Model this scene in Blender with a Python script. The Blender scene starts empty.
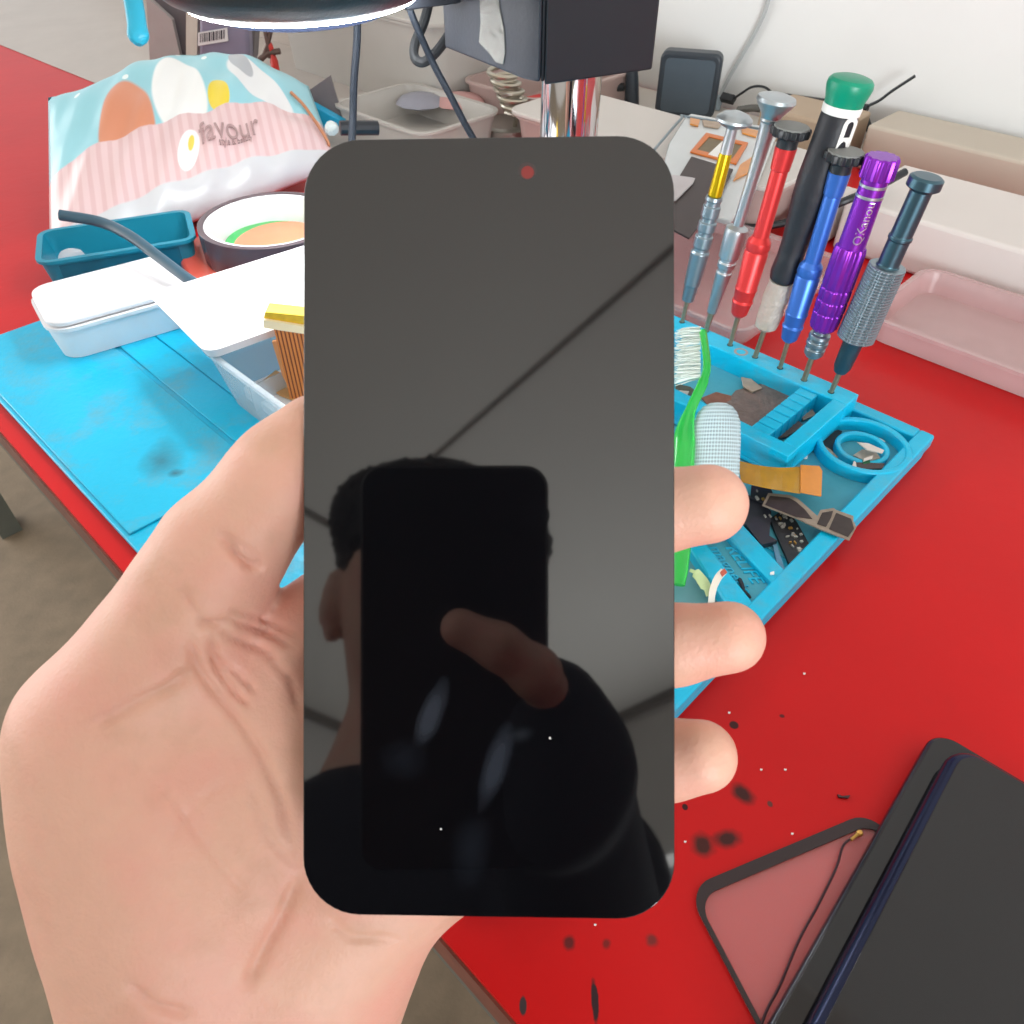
import bpy, bmesh, math, random
import numpy as np
from mathutils import Vector, Matrix
random.seed(7)
C = bpy.context.scene.collection
SC = bpy.context.scene
R = math.radians

# ------------------------------------------------------------------ camera geometry (metres, table top = z 0)
PITCH = R(43.5); H = 0.27; F = 770.0
CAM = Vector((0, 0, H))
FWD = Vector((0, math.cos(PITCH), -math.sin(PITCH)))
UP = Vector((0, math.sin(PITCH), math.cos(PITCH)))
RT = Vector((1, 0, 0))
def ray(x, y): return FWD + RT*((x-512)/F) + UP*((512-y)/F)
def W(x, y, z=0.0):
    d = ray(x, y); return CAM + d*((z-H)/d.z)
def D(x, y, dep): return CAM + ray(x, y)*dep
def WY(x, y, Y):
    d = ray(x, y); return CAM + d*(Y/d.y)
def px(p):
    q = Vector(p)-CAM; k = q.dot(FWD); return 512+F*q.dot(RT)/k, 512-F*q.dot(UP)/k, k
A0 = R(-44.5)
U2 = Vector((math.cos(A0), math.sin(A0), 0)); V2 = Vector((-math.sin(A0), math.cos(A0), 0)); Z = Vector((0, 0, 1))
def M(u, v, z=0.0): return U2*u + V2*v + Z*z
def uv(p): return p.dot(U2), p.dot(V2)

# ------------------------------------------------------------------ materials
def lin(c):
    out = []
    for k in c[:3]:
        k = k/255.0
        out.append(k/12.92 if k <= 0.04045 else ((k+0.055)/1.055)**2.4)
    return out+[1.0]
MATS = {}
def mat(name, col, rough=0.5, metal=0.0, trans=0.0, var=0.06, scale=60.0, alpha=1.0, emit=None, es=0.0, coat=0.0, sss=0.0, ior=1.45, bump=0.0, bscale=200.0, spec=0.5, aniso=0.0, thin=False):
    if name in MATS: return MATS[name]
    m = bpy.data.materials.new(name); m.use_nodes = True
    nt = m.node_tree; b = nt.nodes['Principled BSDF']
    c = lin(col)
    tc = nt.nodes.new('ShaderNodeTexCoord'); no = nt.nodes.new('ShaderNodeTexNoise')
    no.inputs['Scale'].default_value = scale; no.inputs['Detail'].default_value = 5
    nt.links.new(tc.outputs['Object'], no.inputs['Vector'])
    mx = nt.nodes.new('ShaderNodeMix'); mx.data_type = 'RGBA'
    mx.inputs[6].default_value = [max(0, k*(1-var)) for k in c[:3]]+[1]
    mx.inputs[7].default_value = [min(1, k*(1+var)) for k in c[:3]]+[1]
    nt.links.new(no.outputs['Fac'], mx.inputs[0]); nt.links.new(mx.outputs[2], b.inputs['Base Color'])
    b.inputs['Roughness'].default_value = rough; b.inputs['Metallic'].default_value = metal
    b.inputs['Transmission Weight'].default_value = trans; b.inputs['Alpha'].default_value = alpha
    b.inputs['IOR'].default_value = ior; b.inputs['Coat Weight'].default_value = coat
    b.inputs['Specular IOR Level'].default_value = spec
    b.inputs['Anisotropic'].default_value = aniso
    if sss:
        b.inputs['Subsurface Weight'].default_value = sss; b.inputs['Subsurface Radius'].default_value = (1, .35, .2); b.inputs['Subsurface Scale'].default_value = 0.004
    if emit:
        b.inputs['Emission Color'].default_value = lin(emit); b.inputs['Emission Strength'].default_value = es
    if bump:
        n2 = nt.nodes.new('ShaderNodeTexNoise'); n2.inputs['Scale'].default_value = bscale; n2.inputs['Detail'].default_value = 6
        nt.links.new(tc.outputs['Object'], n2.inputs['Vector'])
        bp = nt.nodes.new('ShaderNodeBump'); bp.inputs['Strength'].default_value = bump; bp.inputs['Distance'].default_value = 0.002
        nt.links.new(n2.outputs['Fac'], bp.inputs['Height']); nt.links.new(bp.outputs[0], b.inputs['Normal'])
    MATS[name] = m
    return m
def N(m, t, **kw):
    n = m.node_tree.nodes.new(t)
    for k, v in kw.items(): setattr(n, k, v)
    return n
def base_link(m):
    b = m.node_tree.nodes['Principled BSDF']
    return b, b.inputs['Base Color'].links[0].from_socket if b.inputs['Base Color'].links else None
def overlay(m, fac_socket, col, rough=None):
    """mix a patch colour over what the base colour is now"""
    nt = m.node_tree; b, s = base_link(m)
    mx = N(m, 'ShaderNodeMix', data_type='RGBA')
    nt.links.new(fac_socket, mx.inputs[0]); nt.links.new(s, mx.inputs[6]); mx.inputs[7].default_value = lin(col)
    nt.links.new(mx.outputs[2], b.inputs['Base Color'])
def blob_fac(m, src, centre, sx, sy, rot, edge=0.25, noise=0.35, nscale=150):
    """soft elliptical stain in the plane of src (a vector socket, xy used)"""
    nt = m.node_tree
    mp = N(m, 'ShaderNodeMapping', vector_type='TEXTURE')
    mp.inputs['Location'].default_value = (centre[0], centre[1], 0); mp.inputs['Rotation'].default_value = (0, 0, rot); mp.inputs['Scale'].default_value = (sx, sy, 1)
    nt.links.new(src, mp.inputs['Vector'])
    fl = N(m, 'ShaderNodeVectorMath', operation='MULTIPLY'); fl.inputs[1].default_value = (1, 1, 0); nt.links.new(mp.outputs[0], fl.inputs[0])
    ln = N(m, 'ShaderNodeVectorMath', operation='LENGTH'); nt.links.new(fl.outputs[0], ln.inputs[0])
    no = N(m, 'ShaderNodeTexNoise'); no.inputs['Scale'].default_value = nscale; no.inputs['Detail'].default_value = 3; nt.links.new(src, no.inputs['Vector'])
    ad = N(m, 'ShaderNodeMath', operation='MULTIPLY_ADD'); nt.links.new(no.outputs['Fac'], ad.inputs[0]); ad.inputs[1].default_value = noise; nt.links.new(ln.outputs['Value'], ad.inputs[2])
    mr = N(m, 'ShaderNodeMapRange'); mr.inputs['From Min'].default_value = 1+noise*.5; mr.inputs['From Max'].default_value = 1+noise*.5-edge*2; nt.links.new(ad.outputs[0], mr.inputs['Value'])
    return mr.outputs[0]

# ------------------------------------------------------------------ mesh helpers
class MB:
    def __init__(s): s.v = []; s.f = []
    def add(s, vs, fs):
        o = len(s.v); s.v += [Vector(a) for a in vs]; s.f += [tuple(i+o for i in f) for f in fs]; return s
    def box(s, c, ex, ey, ez):
        """c centre, ex ey ez half-extent vectors"""
        c = Vector(c); vs = []
        for k in (-1, 1):
            for j in (-1, 1):
                for i in (-1, 1): vs.append(c+ex*i+ey*j+ez*k)
        return s.add(vs, [(0,2,3,1),(4,5,7,6),(0,1,5,4),(2,6,7,3),(0,4,6,2),(1,3,7,5)])
    def slab(s, p, z0, z1):
        """world polygon p (xy), from z0 to z1"""
        n = len(p); vs = [Vector((a[0], a[1], z0)) for a in p]+[Vector((a[0], a[1], z1)) for a in p]
        return s.add(vs, [tuple(range(n-1, -1, -1)), tuple(range(n, 2*n))]+[(i, (i+1) % n, n+(i+1) % n, n+i) for i in range(n)])
    def urect(s, u0, u1, v0, v1, z0, z1, r=0.0):
        return s.slab(rrect(u0, u1, v0, v1, r), z0, z1)
    def prism(s, p, ex):
        """3d polygon p extruded by ex"""
        n = len(p); vs = [Vector(a) for a in p]+[Vector(a)+ex for a in p]
        return s.add(vs, [tuple(range(n-1, -1, -1)), tuple(range(n, 2*n))]+[(i, (i+1) % n, n+(i+1) % n, n+i) for i in range(n)])
    def tube(s, pts, rad, n=12, cap=True, sy=1.0):
        pts = [Vector(p) for p in pts]; m = len(pts)
        rad = [rad]*m if isinstance(rad, (int, float)) else rad
        ref = Vector((0, 0, 1)); vs = []
        t0 = (pts[1]-pts[0]).normalized()
        if abs(t0.z) > .9: ref = Vector((1, 0, 0))
        a = t0.cross(ref).normalized()
        for i, p in enumerate(pts):
            t = (pts[min(i+1, m-1)]-pts[max(i-1, 0)]).normalized()
            a = (a-t*a.dot(t)).normalized(); b = t.cross(a)
            for k in range(n):
                th = 2*math.pi*k/n; vs.append(p+(a*math.cos(th)+b*math.sin(th)*sy)*rad[i])
        fs = [(i*n+k, i*n+(k+1) % n, (i+1)*n+(k+1) % n, (i+1)*n+k) for i in range(m-1) for k in range(n)]
        if cap: fs += [tuple(range(n-1, -1, -1)), tuple((m-1)*n+k for k in range(n))]
        return s.add(vs, fs)
    def lathe(s, base, axis, prof, n=32, flute=None):
        """prof (h, r); flute = (count, depth) makes a scalloped outline"""
        axis = Vector(axis).normalized(); ref = Vector((1, 0, 0)) if abs(axis.x) < .9 else Vector((0, 1, 0))
        a = axis.cross(ref).normalized(); b = axis.cross(a); vs = []; m = len(prof)
        for h, r in prof:
            for k in range(n):
                th = 2*math.pi*k/n; rr = r
                if flute: rr = r*(1-flute[1]*(0.5-0.5*math.cos(th*flute[0])))
                vs.append(Vector(base)+axis*h+(a*math.cos(th)+b*math.sin(th))*rr)
        fs = [(i*n+k, i*n+(k+1) % n, (i+1)*n+(k+1) % n, (i+1)*n+k) for i in range(m-1) for k in range(n)]
        fs += [tuple(range(n-1, -1, -1)), tuple((m-1)*n+k for k in range(n))]
        return s.add(vs, fs)
    def build(s, name, m, parent=None, smooth=False, bevel=0.0, seg=2, loc=None, angle=35, sub=0):
        me = bpy.data.meshes.new(name)
        par = parent.matrix_world.translation if parent is not None and parent.get('_o') else None
        o = bpy.data.objects.new(name, me)
        off = Vector((0, 0, 0))
        if parent is not None: off = Vector(ORG[parent.name])
        elif loc is not None: off = Vector(loc)
        elif s.v:
            xs = [p.x for p in s.v]; ys = [p.y for p in s.v]; zs = [p.z for p in s.v]
            off = Vector(((min(xs)+max(xs))/2, (min(ys)+max(ys))/2, min(zs)))
        me.from_pydata([tuple(p-off) for p in s.v], [], s.f)
        bm = bmesh.new(); bm.from_mesh(me); bmesh.ops.remove_doubles(bm, verts=bm.verts, dist=1e-7); bmesh.ops.recalc_face_normals(bm, faces=bm.faces); bm.to_mesh(me); bm.free()
        me.materials.append(m)
        C.objects.link(o)
        if parent is None: o.location = off; ORG[o.name] = tuple(off)
        else: o.parent = parent; ORG[o.name] = ORG[parent.name]
        if smooth or bevel:
            for p in me.polygons: p.use_smooth = True
            try: me.set_sharp_from_angle(angle=R(angle))
            except Exception: pass
        if bevel:
            bv = o.modifiers.new('bevel', 'BEVEL'); bv.width = bevel; bv.segments = seg; bv.limit_method = 'ANGLE'; bv.angle_limit = R(30); bv.harden_normals = False
        if sub:
            sb = o.modifiers.new('sub', 'SUBSURF'); sb.levels = sub; sb.render_levels = sub
        return o
ORG = {}
def rrect(u0, u1, v0, v1, r, f=None, seg=6):
    f = f or (lambda a, b: M(a, b)); out = []
    if r <= 0: return [f(u0, v0), f(u1, v0), f(u1, v1), f(u0, v1)]
    for cx, cy, a in ((u1-r, v0+r, -90), (u1-r, v1-r, 0), (u0+r, v1-r, 90), (u0+r, v0+r, 180)):
        for k in range(seg+1):
            t = R(a+90*k/seg); out.append(f(cx+r*math.cos(t), cy+r*math.sin(t)))
    return out
def empty(name, loc):
    o = bpy.data.objects.new(name, None); C.objects.link(o); o.location = loc; o.empty_display_size = .01; ORG[o.name] = tuple(loc); return o
def tag(o, label=None, cat=None, group=None, kind=None):
    if label: o['label'] = label
    if cat: o['category'] = cat
    if group: o['group'] = group
    if kind: o['kind'] = kind
    return o
def thing(name, loc, label, cat, group=None): return tag(empty(name, loc), label, cat, group)
def structure(o): o['kind'] = 'structure'; return o
def spline(pts, n=8):
    """Catmull-Rom through 3d points"""
    P = [Vector(p) for p in pts]; P = [P[0]*2-P[1]]+P+[P[-1]*2-P[-2]]; out = []
    for i in range(1, len(P)-2):
        for k in range(n):
            t = k/n; a, b, c, d = P[i-1:i+3]
            out.append(0.5*((2*b)+(c-a)*t+(2*a-5*b+4*c-d)*t*t+(-a+3*b-3*c+d)*t**3))
    out.append(P[-2]); return out
def text_mesh(s, size, fn, thick, name, m, parent=None, align='CENTER', shear=0.0, loc=None):
    """letters as a solid mesh; fn(x, y) -> (point, normal)"""
    cu = bpy.data.curves.new(name+'_c', 'FONT'); cu.body = s; cu.size = size; cu.align_x = align; cu.align_y = 'CENTER'; cu.shear = shear; cu.resolution_u = 3
    to = bpy.data.objects.new(name+'_c', cu); C.objects.link(to)
    dg = bpy.context.evaluated_depsgraph_get(); me = to.evaluated_get(dg).to_mesh()
    vs = [v.co.copy() for v in me.vertices]; fs = [tuple(p.vertices) for p in me.polygons]; to.evaluated_get(dg).to_mesh_clear()
    bpy.data.objects.remove(to); bpy.data.curves.remove(cu)
    b = MB(); n = len(vs); top = []; bot = []
    for v in vs:
        p, nn = fn(v.x, v.y); top.append(p+nn*thick); bot.append(p-nn*thick*.5)
    ed = {}
    for f in fs:
        for i in range(len(f)):
            e = (f[i], f[(i+1) % len(f)]); ed[e] = 1
    side = [(a, bb, bb+n, a+n) for (a, bb) in ed if (bb, a) not in ed]
    b.add(top+bot, fs+[tuple(i+n for i in reversed(f)) for f in fs]+side)
    return b.build(name, m, parent, loc=loc)

# ------------------------------------------------------------------ signed-distance bodies (one continuous skin)
import openvdb
def sdf_mesh(prims, vox, pad=0.012, k=0.006):
    """prims: (p0, p1, r0, r1[, k, scale]) tapered capsules joined with a smooth minimum"""
    P = [(np.array(a[0], float), np.array(a[1], float), a[2], a[3], a[4] if len(a) > 4 else k, a[5] if len(a) > 5 else None) for a in prims]
    lo = np.min([np.minimum(a[0]-a[2], a[1]-a[3]) for a in P], 0)-pad; hi = np.max([np.maximum(a[0]+a[2], a[1]+a[3]) for a in P], 0)+pad
    dim = np.ceil((hi-lo)/vox).astype(int)+1
    fld = np.full(dim, 0.05, np.float32)
    axs = [lo[i]+vox*np.arange(dim[i]) for i in range(3)]
    for a, b, r0, r1, kk, cut in P:
        m = max(r0, r1)+pad+kk*2
        l2 = np.minimum(a-m, b-m) if True else lo
        h2 = np.maximum(a+m, b+m)
        i0 = np.clip(np.floor((l2-lo)/vox).astype(int), 0, dim-1); i1 = np.clip(np.ceil((h2-lo)/vox).astype(int)+1, 1, dim)
        X, Y, Zz = np.meshgrid(axs[0][i0[0]:i1[0]], axs[1][i0[1]:i1[1]], axs[2][i0[2]:i1[2]], indexing='ij')
        ab = b-a; L = max(float(ab@ab), 1e-12)
        t = np.clip(((X-a[0])*ab[0]+(Y-a[1])*ab[1]+(Zz-a[2])*ab[2])/L, 0, 1)
        d = np.sqrt((X-a[0]-ab[0]*t)**2+(Y-a[1]-ab[1]*t)**2+(Zz-a[2]-ab[2]*t)**2)-(r0+(r1-r0)*t)
        sl = (slice(i0[0], i1[0]), slice(i0[1], i1[1]), slice(i0[2], i1[2])); g = fld[sl]
        if cut == 'sub':
            d = -d; h = np.clip(0.5+0.5*(d-g)/kk, 0, 1); fld[sl] = g+(d-g)*h+kk*h*(1-h)
        else:
            h = np.clip(0.5+0.5*(g-d)/kk, 0, 1); fld[sl] = g+(d-g)*h-kk*h*(1-h)
    fld = np.clip(fld, -0.05, 0.05)
    g = openvdb.FloatGrid(0.05); g.copyFromArray(fld.astype(np.float32))
    pts, quads = g.convertToQuads(0.0)
    return np.asarray(pts, float)*vox+lo, np.asarray(quads)
def mesh_arrays(name, pts, quads, m, parent=None, loc=(0, 0, 0)):
    off = Vector(ORG[parent.name]) if parent is not None else Vector(loc)
    me = bpy.data.meshes.new(name); me.from_pydata((pts-np.array(off)).tolist(), [], quads.tolist())
    bm = bmesh.new(); bm.from_mesh(me); bmesh.ops.recalc_face_normals(bm, faces=bm.faces); bm.to_mesh(me); bm.free()
    for p in me.polygons: p.use_smooth = True
    me.materials.append(m); o = bpy.data.objects.new(name, me); C.objects.link(o)
    if parent is None: o.location = off; ORG[o.name] = tuple(off)
    else: o.parent = parent; ORG[o.name] = ORG[parent.name]
    return o
def smooth_pts(pts, quads, it=3, lam=0.5):
    e = np.concatenate([quads[:, [0, 1]], quads[:, [1, 2]], quads[:, [2, 3]], quads[:, [3, 0]]])
    e = np.concatenate([e, e[:, ::-1]]); n = len(pts); cnt = np.bincount(e[:, 0], minlength=n)[:, None]
    for _ in range(it):
        s = np.stack([np.bincount(e[:, 0], weights=pts[e[:, 1], i], minlength=n) for i in range(3)], 1)
        pts = pts+(s/np.maximum(cnt, 1)-pts)*lam
    return pts
def vnormals(pts, quads):
    n = np.cross(pts[quads[:, 2]]-pts[quads[:, 0]], pts[quads[:, 3]]-pts[quads[:, 1]])
    out = np.zeros_like(pts)
    for i in range(4): 
        for k in range(3): out[:, k] += np.bincount(quads[:, i], weights=n[:, k], minlength=len(pts))
    return out/np.maximum(np.linalg.norm(out, axis=1, keepdims=True), 1e-12)
EXPO = -0.58; WORLD = 1.3; AL1 = 65; AL2 = 150; SCR_IOR = 1.69; LAMP = 95

# ------------------------------------------------------------------ camera, world, lights
cd = bpy.data.cameras.new('camera'); cam = bpy.data.objects.new('camera', cd); C.objects.link(cam)
cam.location = CAM; cam.rotation_euler = (math.pi/2-PITCH, 0, 0); cd.sensor_width = 36; cd.lens = 36*F/1024
cd.clip_start = 0.004; cd.clip_end = 60
cd.dof.use_dof = True; cd.dof.focus_distance = 0.30; cd.dof.aperture_fstop = cd.lens/1000/0.0006
SC.camera = cam
SC.view_settings.view_transform = 'Standard'; SC.view_settings.look = 'None'; SC.view_settings.gamma = 1; SC.view_settings.use_curve_mapping = False
SC.view_settings.exposure = EXPO
w = bpy.data.worlds.new('world'); SC.world = w; w.use_nodes = True
w.node_tree.nodes['Background'].inputs['Color'].default_value = (0.93, 0.97, 1.0, 1); w.node_tree.nodes['Background'].inputs['Strength'].default_value = WORLD
def area(name, loc, tgt, size, power, col=(1, 1, 1)):
    l = bpy.data.lights.new(name, 'AREA'); l.size = size; l.energy = power; l.color = col; o = bpy.data.objects.new(name, l); C.objects.link(o)
    o.location = loc; o.rotation_euler = (Vector(tgt)-Vector(loc)).to_track_quat('-Z', 'Y').to_euler(); return o

# ------------------------------------------------------------------ the held display panel: its plane, and reflections in it
PN = (-FWD*math.cos(R(1.7)) - RT*math.sin(R(1.7)) + UP*0.004).normalized()   # faces the camera
PC = D(489, 527, 0.157)
def onpanel(x, y):
    d = ray(x, y); return CAM+d*((PC-CAM).dot(PN)/d.dot(PN))
def mirror(p): return Vector(p)-PN*(2*(Vector(p)-PC).dot(PN))
def VR(x, y, dep): return mirror(D(x, y, dep))
def vray_z(x, y, z):
    p = onpanel(x, y); d = ray(x, y); d = d-PN*(2*d.dot(PN)); return p+d*((z-p.z)/d.z)

# ------------------------------------------------------------------ the setting
CEIL = 1.75; FLOORZ = -0.75
m_wall = mat('wall_plaster', (220, 221, 220), .85, var=.05, scale=9, bump=.5, bscale=14)
m_ceil = mat('ceiling_board', (226, 222, 214), .8, var=.03, scale=3)
m_floor = mat('floor_cement', (132, 116, 96), .7, var=.35, scale=25, bump=.3)
m_trim = mat('ceiling_joint', (120, 112, 104), .7)
m_backwall = mat('back_wall_paint', (212, 208, 202), .85, var=.05, scale=5)
UL = -2.2; UR = 2.17; VB = -2.775; WV = 0.852
structure(MB().urect(UL-.5, UR+.6, VB-.1, WV+.1, FLOORZ-.05, FLOORZ).build('floor', m_floor))
structure(MB().urect(UL, UR+.1, VB-.1, WV+.1, CEIL, CEIL+.04).build('ceiling', m_ceil))
structure(MB().urect(UL, UR+.1, WV, WV+.1, FLOORZ, CEIL).build('wall_bench', m_wall))
structure(MB().urect(UL, UR+.1, VB-.1, VB, FLOORZ, CEIL).build('wall_back', m_backwall))
DV0, DV1, DZ = -2.35, -0.55, 1.12
structure(MB().urect(UR, UR+.1, VB, DV0, FLOORZ, CEIL).urect(UR, UR+.1, DV1, WV, FLOORZ, CEIL).urect(UR, UR+.1, DV0, DV1, DZ, CEIL).build('wall_side', m_backwall))
# dark joints between the ceiling boards and along the walls
structure(MB().urect(.650, .659, -1.66, WV, CEIL-.006, CEIL).build('trim_1', m_trim))
structure(MB().urect(UL, .640, -1.665, -1.637, CEIL-.006, CEIL).build('trim_2', m_trim))
structure(MB().urect(UL, UR-.03, VB, VB+.03, CEIL-.035, CEIL).build('trim_3', m_trim))
structure(MB().urect(UR-.03, UR, VB, WV, CEIL-.035, CEIL).build('trim_4', m_trim))
area('ceiling_fill_left', M(UL-.3, -1.0, .5), M(.2, -.5, 1.3), 1.9, AL1, (1, .98, .96))  # added fill light at the open left end, aimed up to brighten the ceiling
area('daylight_door', M(UR-.02, -1.4, .3), M(0, -.6, 1.6), 1.2, AL2, (.93, .97, 1))

# ------------------------------------------------------------------ workbench
m_red = mat('red_laminate', (196, 20, 22), .36, var=.10, scale=14, bump=.08, bscale=90, spec=.22)
def geo_src(m):
    g = N(m, 'ShaderNodeNewGeometry'); return g.outputs['Position']
gs = geo_src(m_red)
def pstain(x, y, rx, ry, rotpx, col, edge=.3, noise=.5):
    c = W(x, y); a = W(x+math.cos(R(rotpx)), y+math.sin(R(rotpx)))-c
    s = px(c)[2]/F
    overlay(m_red, blob_fac(m_red, gs, (c.x, c.y), rx*s*1.05, ry*s*1.25, math.atan2(a.y, a.x), edge, noise, 220), col)
for st in ((743, 794, 15, 9, 38, (62, 30, 28)), (703, 845, 14, 12, -55, (70, 34, 30)), (727, 839, 17, 9, -8, (66, 32, 30)), (734, 725, 5, 4, 0, (60, 26, 26), .12, .2),
           (685, 807, 3, 3, 0, (60, 26, 26), .1, .3), (595, 1003, 4, 17, 0, (52, 38, 42), .12, .9), (523, 1006, 4, 8, 0, (60, 52, 54), .12, .5), (569, 943, 7, 7, 0, (96, 34, 34), .3, .9),
           (606, 944, 5, 5, 30, (120, 36, 34), .3, .9), (652, 940, 7, 6, 0, (120, 44, 42), .35, .9), (782, 716, 3, 2, 0, (90, 26, 28), .2, .4), (770, 804, 3, 3, 0, (96, 50, 46), .2, .6)):
    pstain(*st)
table = thing('workbench', M(-.35, .45, FLOORZ), 'red topped workbench under the blue mat, tools and clutter', 'table')
MB().urect(-1.5, 1.5, .0455, WV-.002, -.003, 0).build('red_top', m_red, table)
m_wood = mat('edge_wood', (112, 68, 54), .6, var=.5, scale=90)
MB().urect(-1.5, 1.5, .0445, WV-.002, -.020, -.0031).build('board', m_wood, table)
m_steel = mat('painted_steel', (88, 90, 82), .5)
MB().urect(-1.45, 1.45, .052, .09, -.075, -.0203).build('rail', m_steel, table)
for u in (-1.4, 1.4):
    for v in (.07, .80): MB().urect(u-.025, u+.025, v-.018, v+.018, FLOORZ, -.0752 if v < .1 else -.0205).build('leg', m_steel, table)

# ------------------------------------------------------------------ blue silicone repair mat
m_cyan = mat('blue_silicone', (4, 182, 222), .34, var=.08, scale=18, bump=.15, bscale=320)
dust = N(m_cyan, 'ShaderNodeTexNoise'); dust.inputs['Scale'].default_value = 26; dust.inputs['Detail'].default_value = 8; dust.inputs['Roughness'].default_value = .7
gm = geo_src(m_cyan); m_cyan.node_tree.links.new(gm, dust.inputs['Vector'])
mr = N(m_cyan, 'ShaderNodeMapRange'); mr.inputs['From Min'].default_value = .50; mr.inputs['From Max'].default_value = .72; mr.inputs['To Max'].default_value = .55
m_cyan.node_tree.links.new(dust.outputs['Fac'], mr.inputs['Value']); overlay(m_cyan, mr.outputs[0], (120, 150, 158))
cs = W(165, 468); overlay(m_cyan, blob_fac(m_cyan, gm, (cs.x, cs.y), .013, .02, 0.3, .5, .9, 60), (40, 128, 150))
cs = W(178, 480); overlay(m_cyan, blob_fac(m_cyan, gm, (cs.x, cs.y), .005, .004, 0.3, .5, .9, 160), (46, 104, 120))
m_cyand = mat('blue_silicone_dusty', (70, 158, 178), .6, var=.12, scale=60, bump=.15, bscale=320)
mat_ = thing('silicone_repair_mat', M(-.3, .23, 0), 'large bright blue silicone repair mat with moulded cells lying on the red bench', 'work mat')
UE = -.069
b = MB().urect(-.56, UE, .0555, .402, 0.0003, .0034, .012)
b.build('base_sheet', m_cyan, mat_, bevel=.0006)
# raised skin left and right of the groove
MB().urect(-.555, -.318, .058, .1295, .0034, .0046).build('work_surface', m_cyan, mat_, bevel=.0005)
b = MB().urect(-.555, -.318, .1325, .1545, .0034, .0046).urect(-.555, -.318, .1552, .300, .0034, .0046)
b.build('work_surface', m_cyan, mat_, bevel=.0005)
RZ = .0105
m_dusty_floor = m_cyand
MB().urect(-.30, -.078, .268, .40, .0034, .0040).build('cell_floor', m_cyand, mat_)
b = MB().urect(-.0775, UE, .066, .401, .003, RZ, .002)
b.urect(-.55, -.0772, .392, .401, .003, RZ)
b.slab([W(x, y, RZ) for x, y in ((700, 506), (713, 491), (790, 574), (781, 591))], .003, RZ-.0004)
b.slab([W(x, y, RZ) for x, y in ((650, 488), (664, 488), (757, 606), (744, 625), (729, 606))], .003, RZ-.0004)
b.urect(-.318, -.310, .130, .393, .003, RZ)
b.build('rim', m_cyan, mat_, bevel=.0010)
# label cell with raised words
MB().slab([W(x, y, .0068) for x, y in ((661, 494), (702, 490), (785, 588), (757, 612))], .0034, .0068).build('label_plate', m_cyand, mat_, bevel=.0004)
la = W(712, 551, .0068); ld = (W(748, 601, .0068)-la).normalized(); ln_ = Vector((-ld.y, ld.x, 0))
def lab(x0, y0):
    o = W(x0, y0, .0068); return lambda x, y: (o+ld*x+ln_*y, Z)
text_mesh('RELIFE', .0088, lab(743, 564), .0006, 'lettering', m_cyan, mat_, shear=.25)
text_mesh('magnetic', .0086, lab(729, 569), .0006, 'lettering', m_cyan, mat_, shear=.25)
# screw-hole strip
m_dots = mat('hole_strip', (96, 150, 158), .5, var=.1)
v_ = N(m_dots, 'ShaderNodeTexVoronoi'); v_.inputs['Scale'].default_value = 190; v_.inputs['Randomness'].default_value = .15
m_dots.node_tree.links.new(geo_src(m_dots), v_.inputs['Vector'])
lt = N(m_dots, 'ShaderNodeMath', operation='LESS_THAN'); lt.inputs[1].default_value = .22; m_dots.node_tree.links.new(v_.outputs['Distance'], lt.inputs[0]); overlay(m_dots, lt.outputs[0], (24, 60, 66))
MB().slab([W(x, y, .004) for x, y in ((640, 520), (676, 540), (735, 618), (700, 650), (640, 640))], .0034, .0042).build('screw_strip', m_dots, mat_)
# round parts dish moulded in the mat
CC = (-.0935, .3655)
def ring(c, r0, r1, z0, z1, n=48):
    b = MB(); vs = []
    for k in range(n):
        t = 2*math.pi*k/n
        for r, z in ((r0, z0), (r0, z1), (r1, z1), (r1, z0)): vs.append(M(c[0]+r*math.cos(t), c[1]+r*math.sin(t), z))
    fs = []
    for k in range(n):
        o, q = k*4, ((k+1) % n)*4
        for j in range(4): fs.append((o+j, q+j, q+(j+1) % 4, o+(j+1) % 4))
    return b.add(vs, fs)
ring(CC, .0213, .0247, .0036, .0112).build('dish_wall', m_cyan, mat_, bevel=.0008, smooth=True)
ring(CC, .0112, .0142, .0036, .0092).build('dish_wall', m_cyan, mat_, bevel=.0008, smooth=True)

# ------------------------------------------------------------------ raised tool stand / parts tray
tray = thing('tool_holder_tray', M(-.20, .35, .004), 'raised blue silicone tray with a row of driver holes along its far edge', 'tray')
TZ = .0205; TU0, TU1, TV0, TV1 = -.262, -.1125, .3155, .3925
TB = .0048
P1 = (-.250, -.1405, .325, .378); P2 = (-.1295, -.1210, .325, .378)
holes = []
b = MB()
b.urect(TU0, TU1, TV0, TV1, TB, .0075)                         # floor
b.urect(TU0, TU1, P1[3], TV1, .0074, TZ)                       # far bar with the holes
b.urect(TU0, TU1, TV0, P1[2], .0074, TZ)
b.urect(P2[1], TU1, P1[2]-.0002, P1[3]+.0002, .0074, TZ)
b.urect(TU0, P1[0], P1[2]-.0002, P1[3]+.0002, .0074, TZ)
b.build('frame', m_cyan, tray, bevel=.0007)
bb = MB()
for k in range(7):
    v0 = P1[2]+k*(P1[3]-P1[2])/7
    bb.urect(P1[1], P2[0], v0+.0004, v0+(P1[3]-P1[2])/7-.0004, .0074, TZ-.0012)
bb.build('notched_bar', m_cyan, tray, bevel=.0006)
MB().urect(P1[0], P1[1], P1[2], P1[3], .0075, .0080).urect(P2[0], P2[1], P2[2], P2[3], .0075, .0080).build('compartment_floor', m_cyand, tray)
m_hole = mat('hole_dark', (14, 60, 74), .8)
HP = dict(yellow=(682, 322), silver=(706, 331), red=(730, 345), black=(755, 357), blue=(780, 368), purple=(804, 380), teal=(831, 392))
hb = MB()
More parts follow.
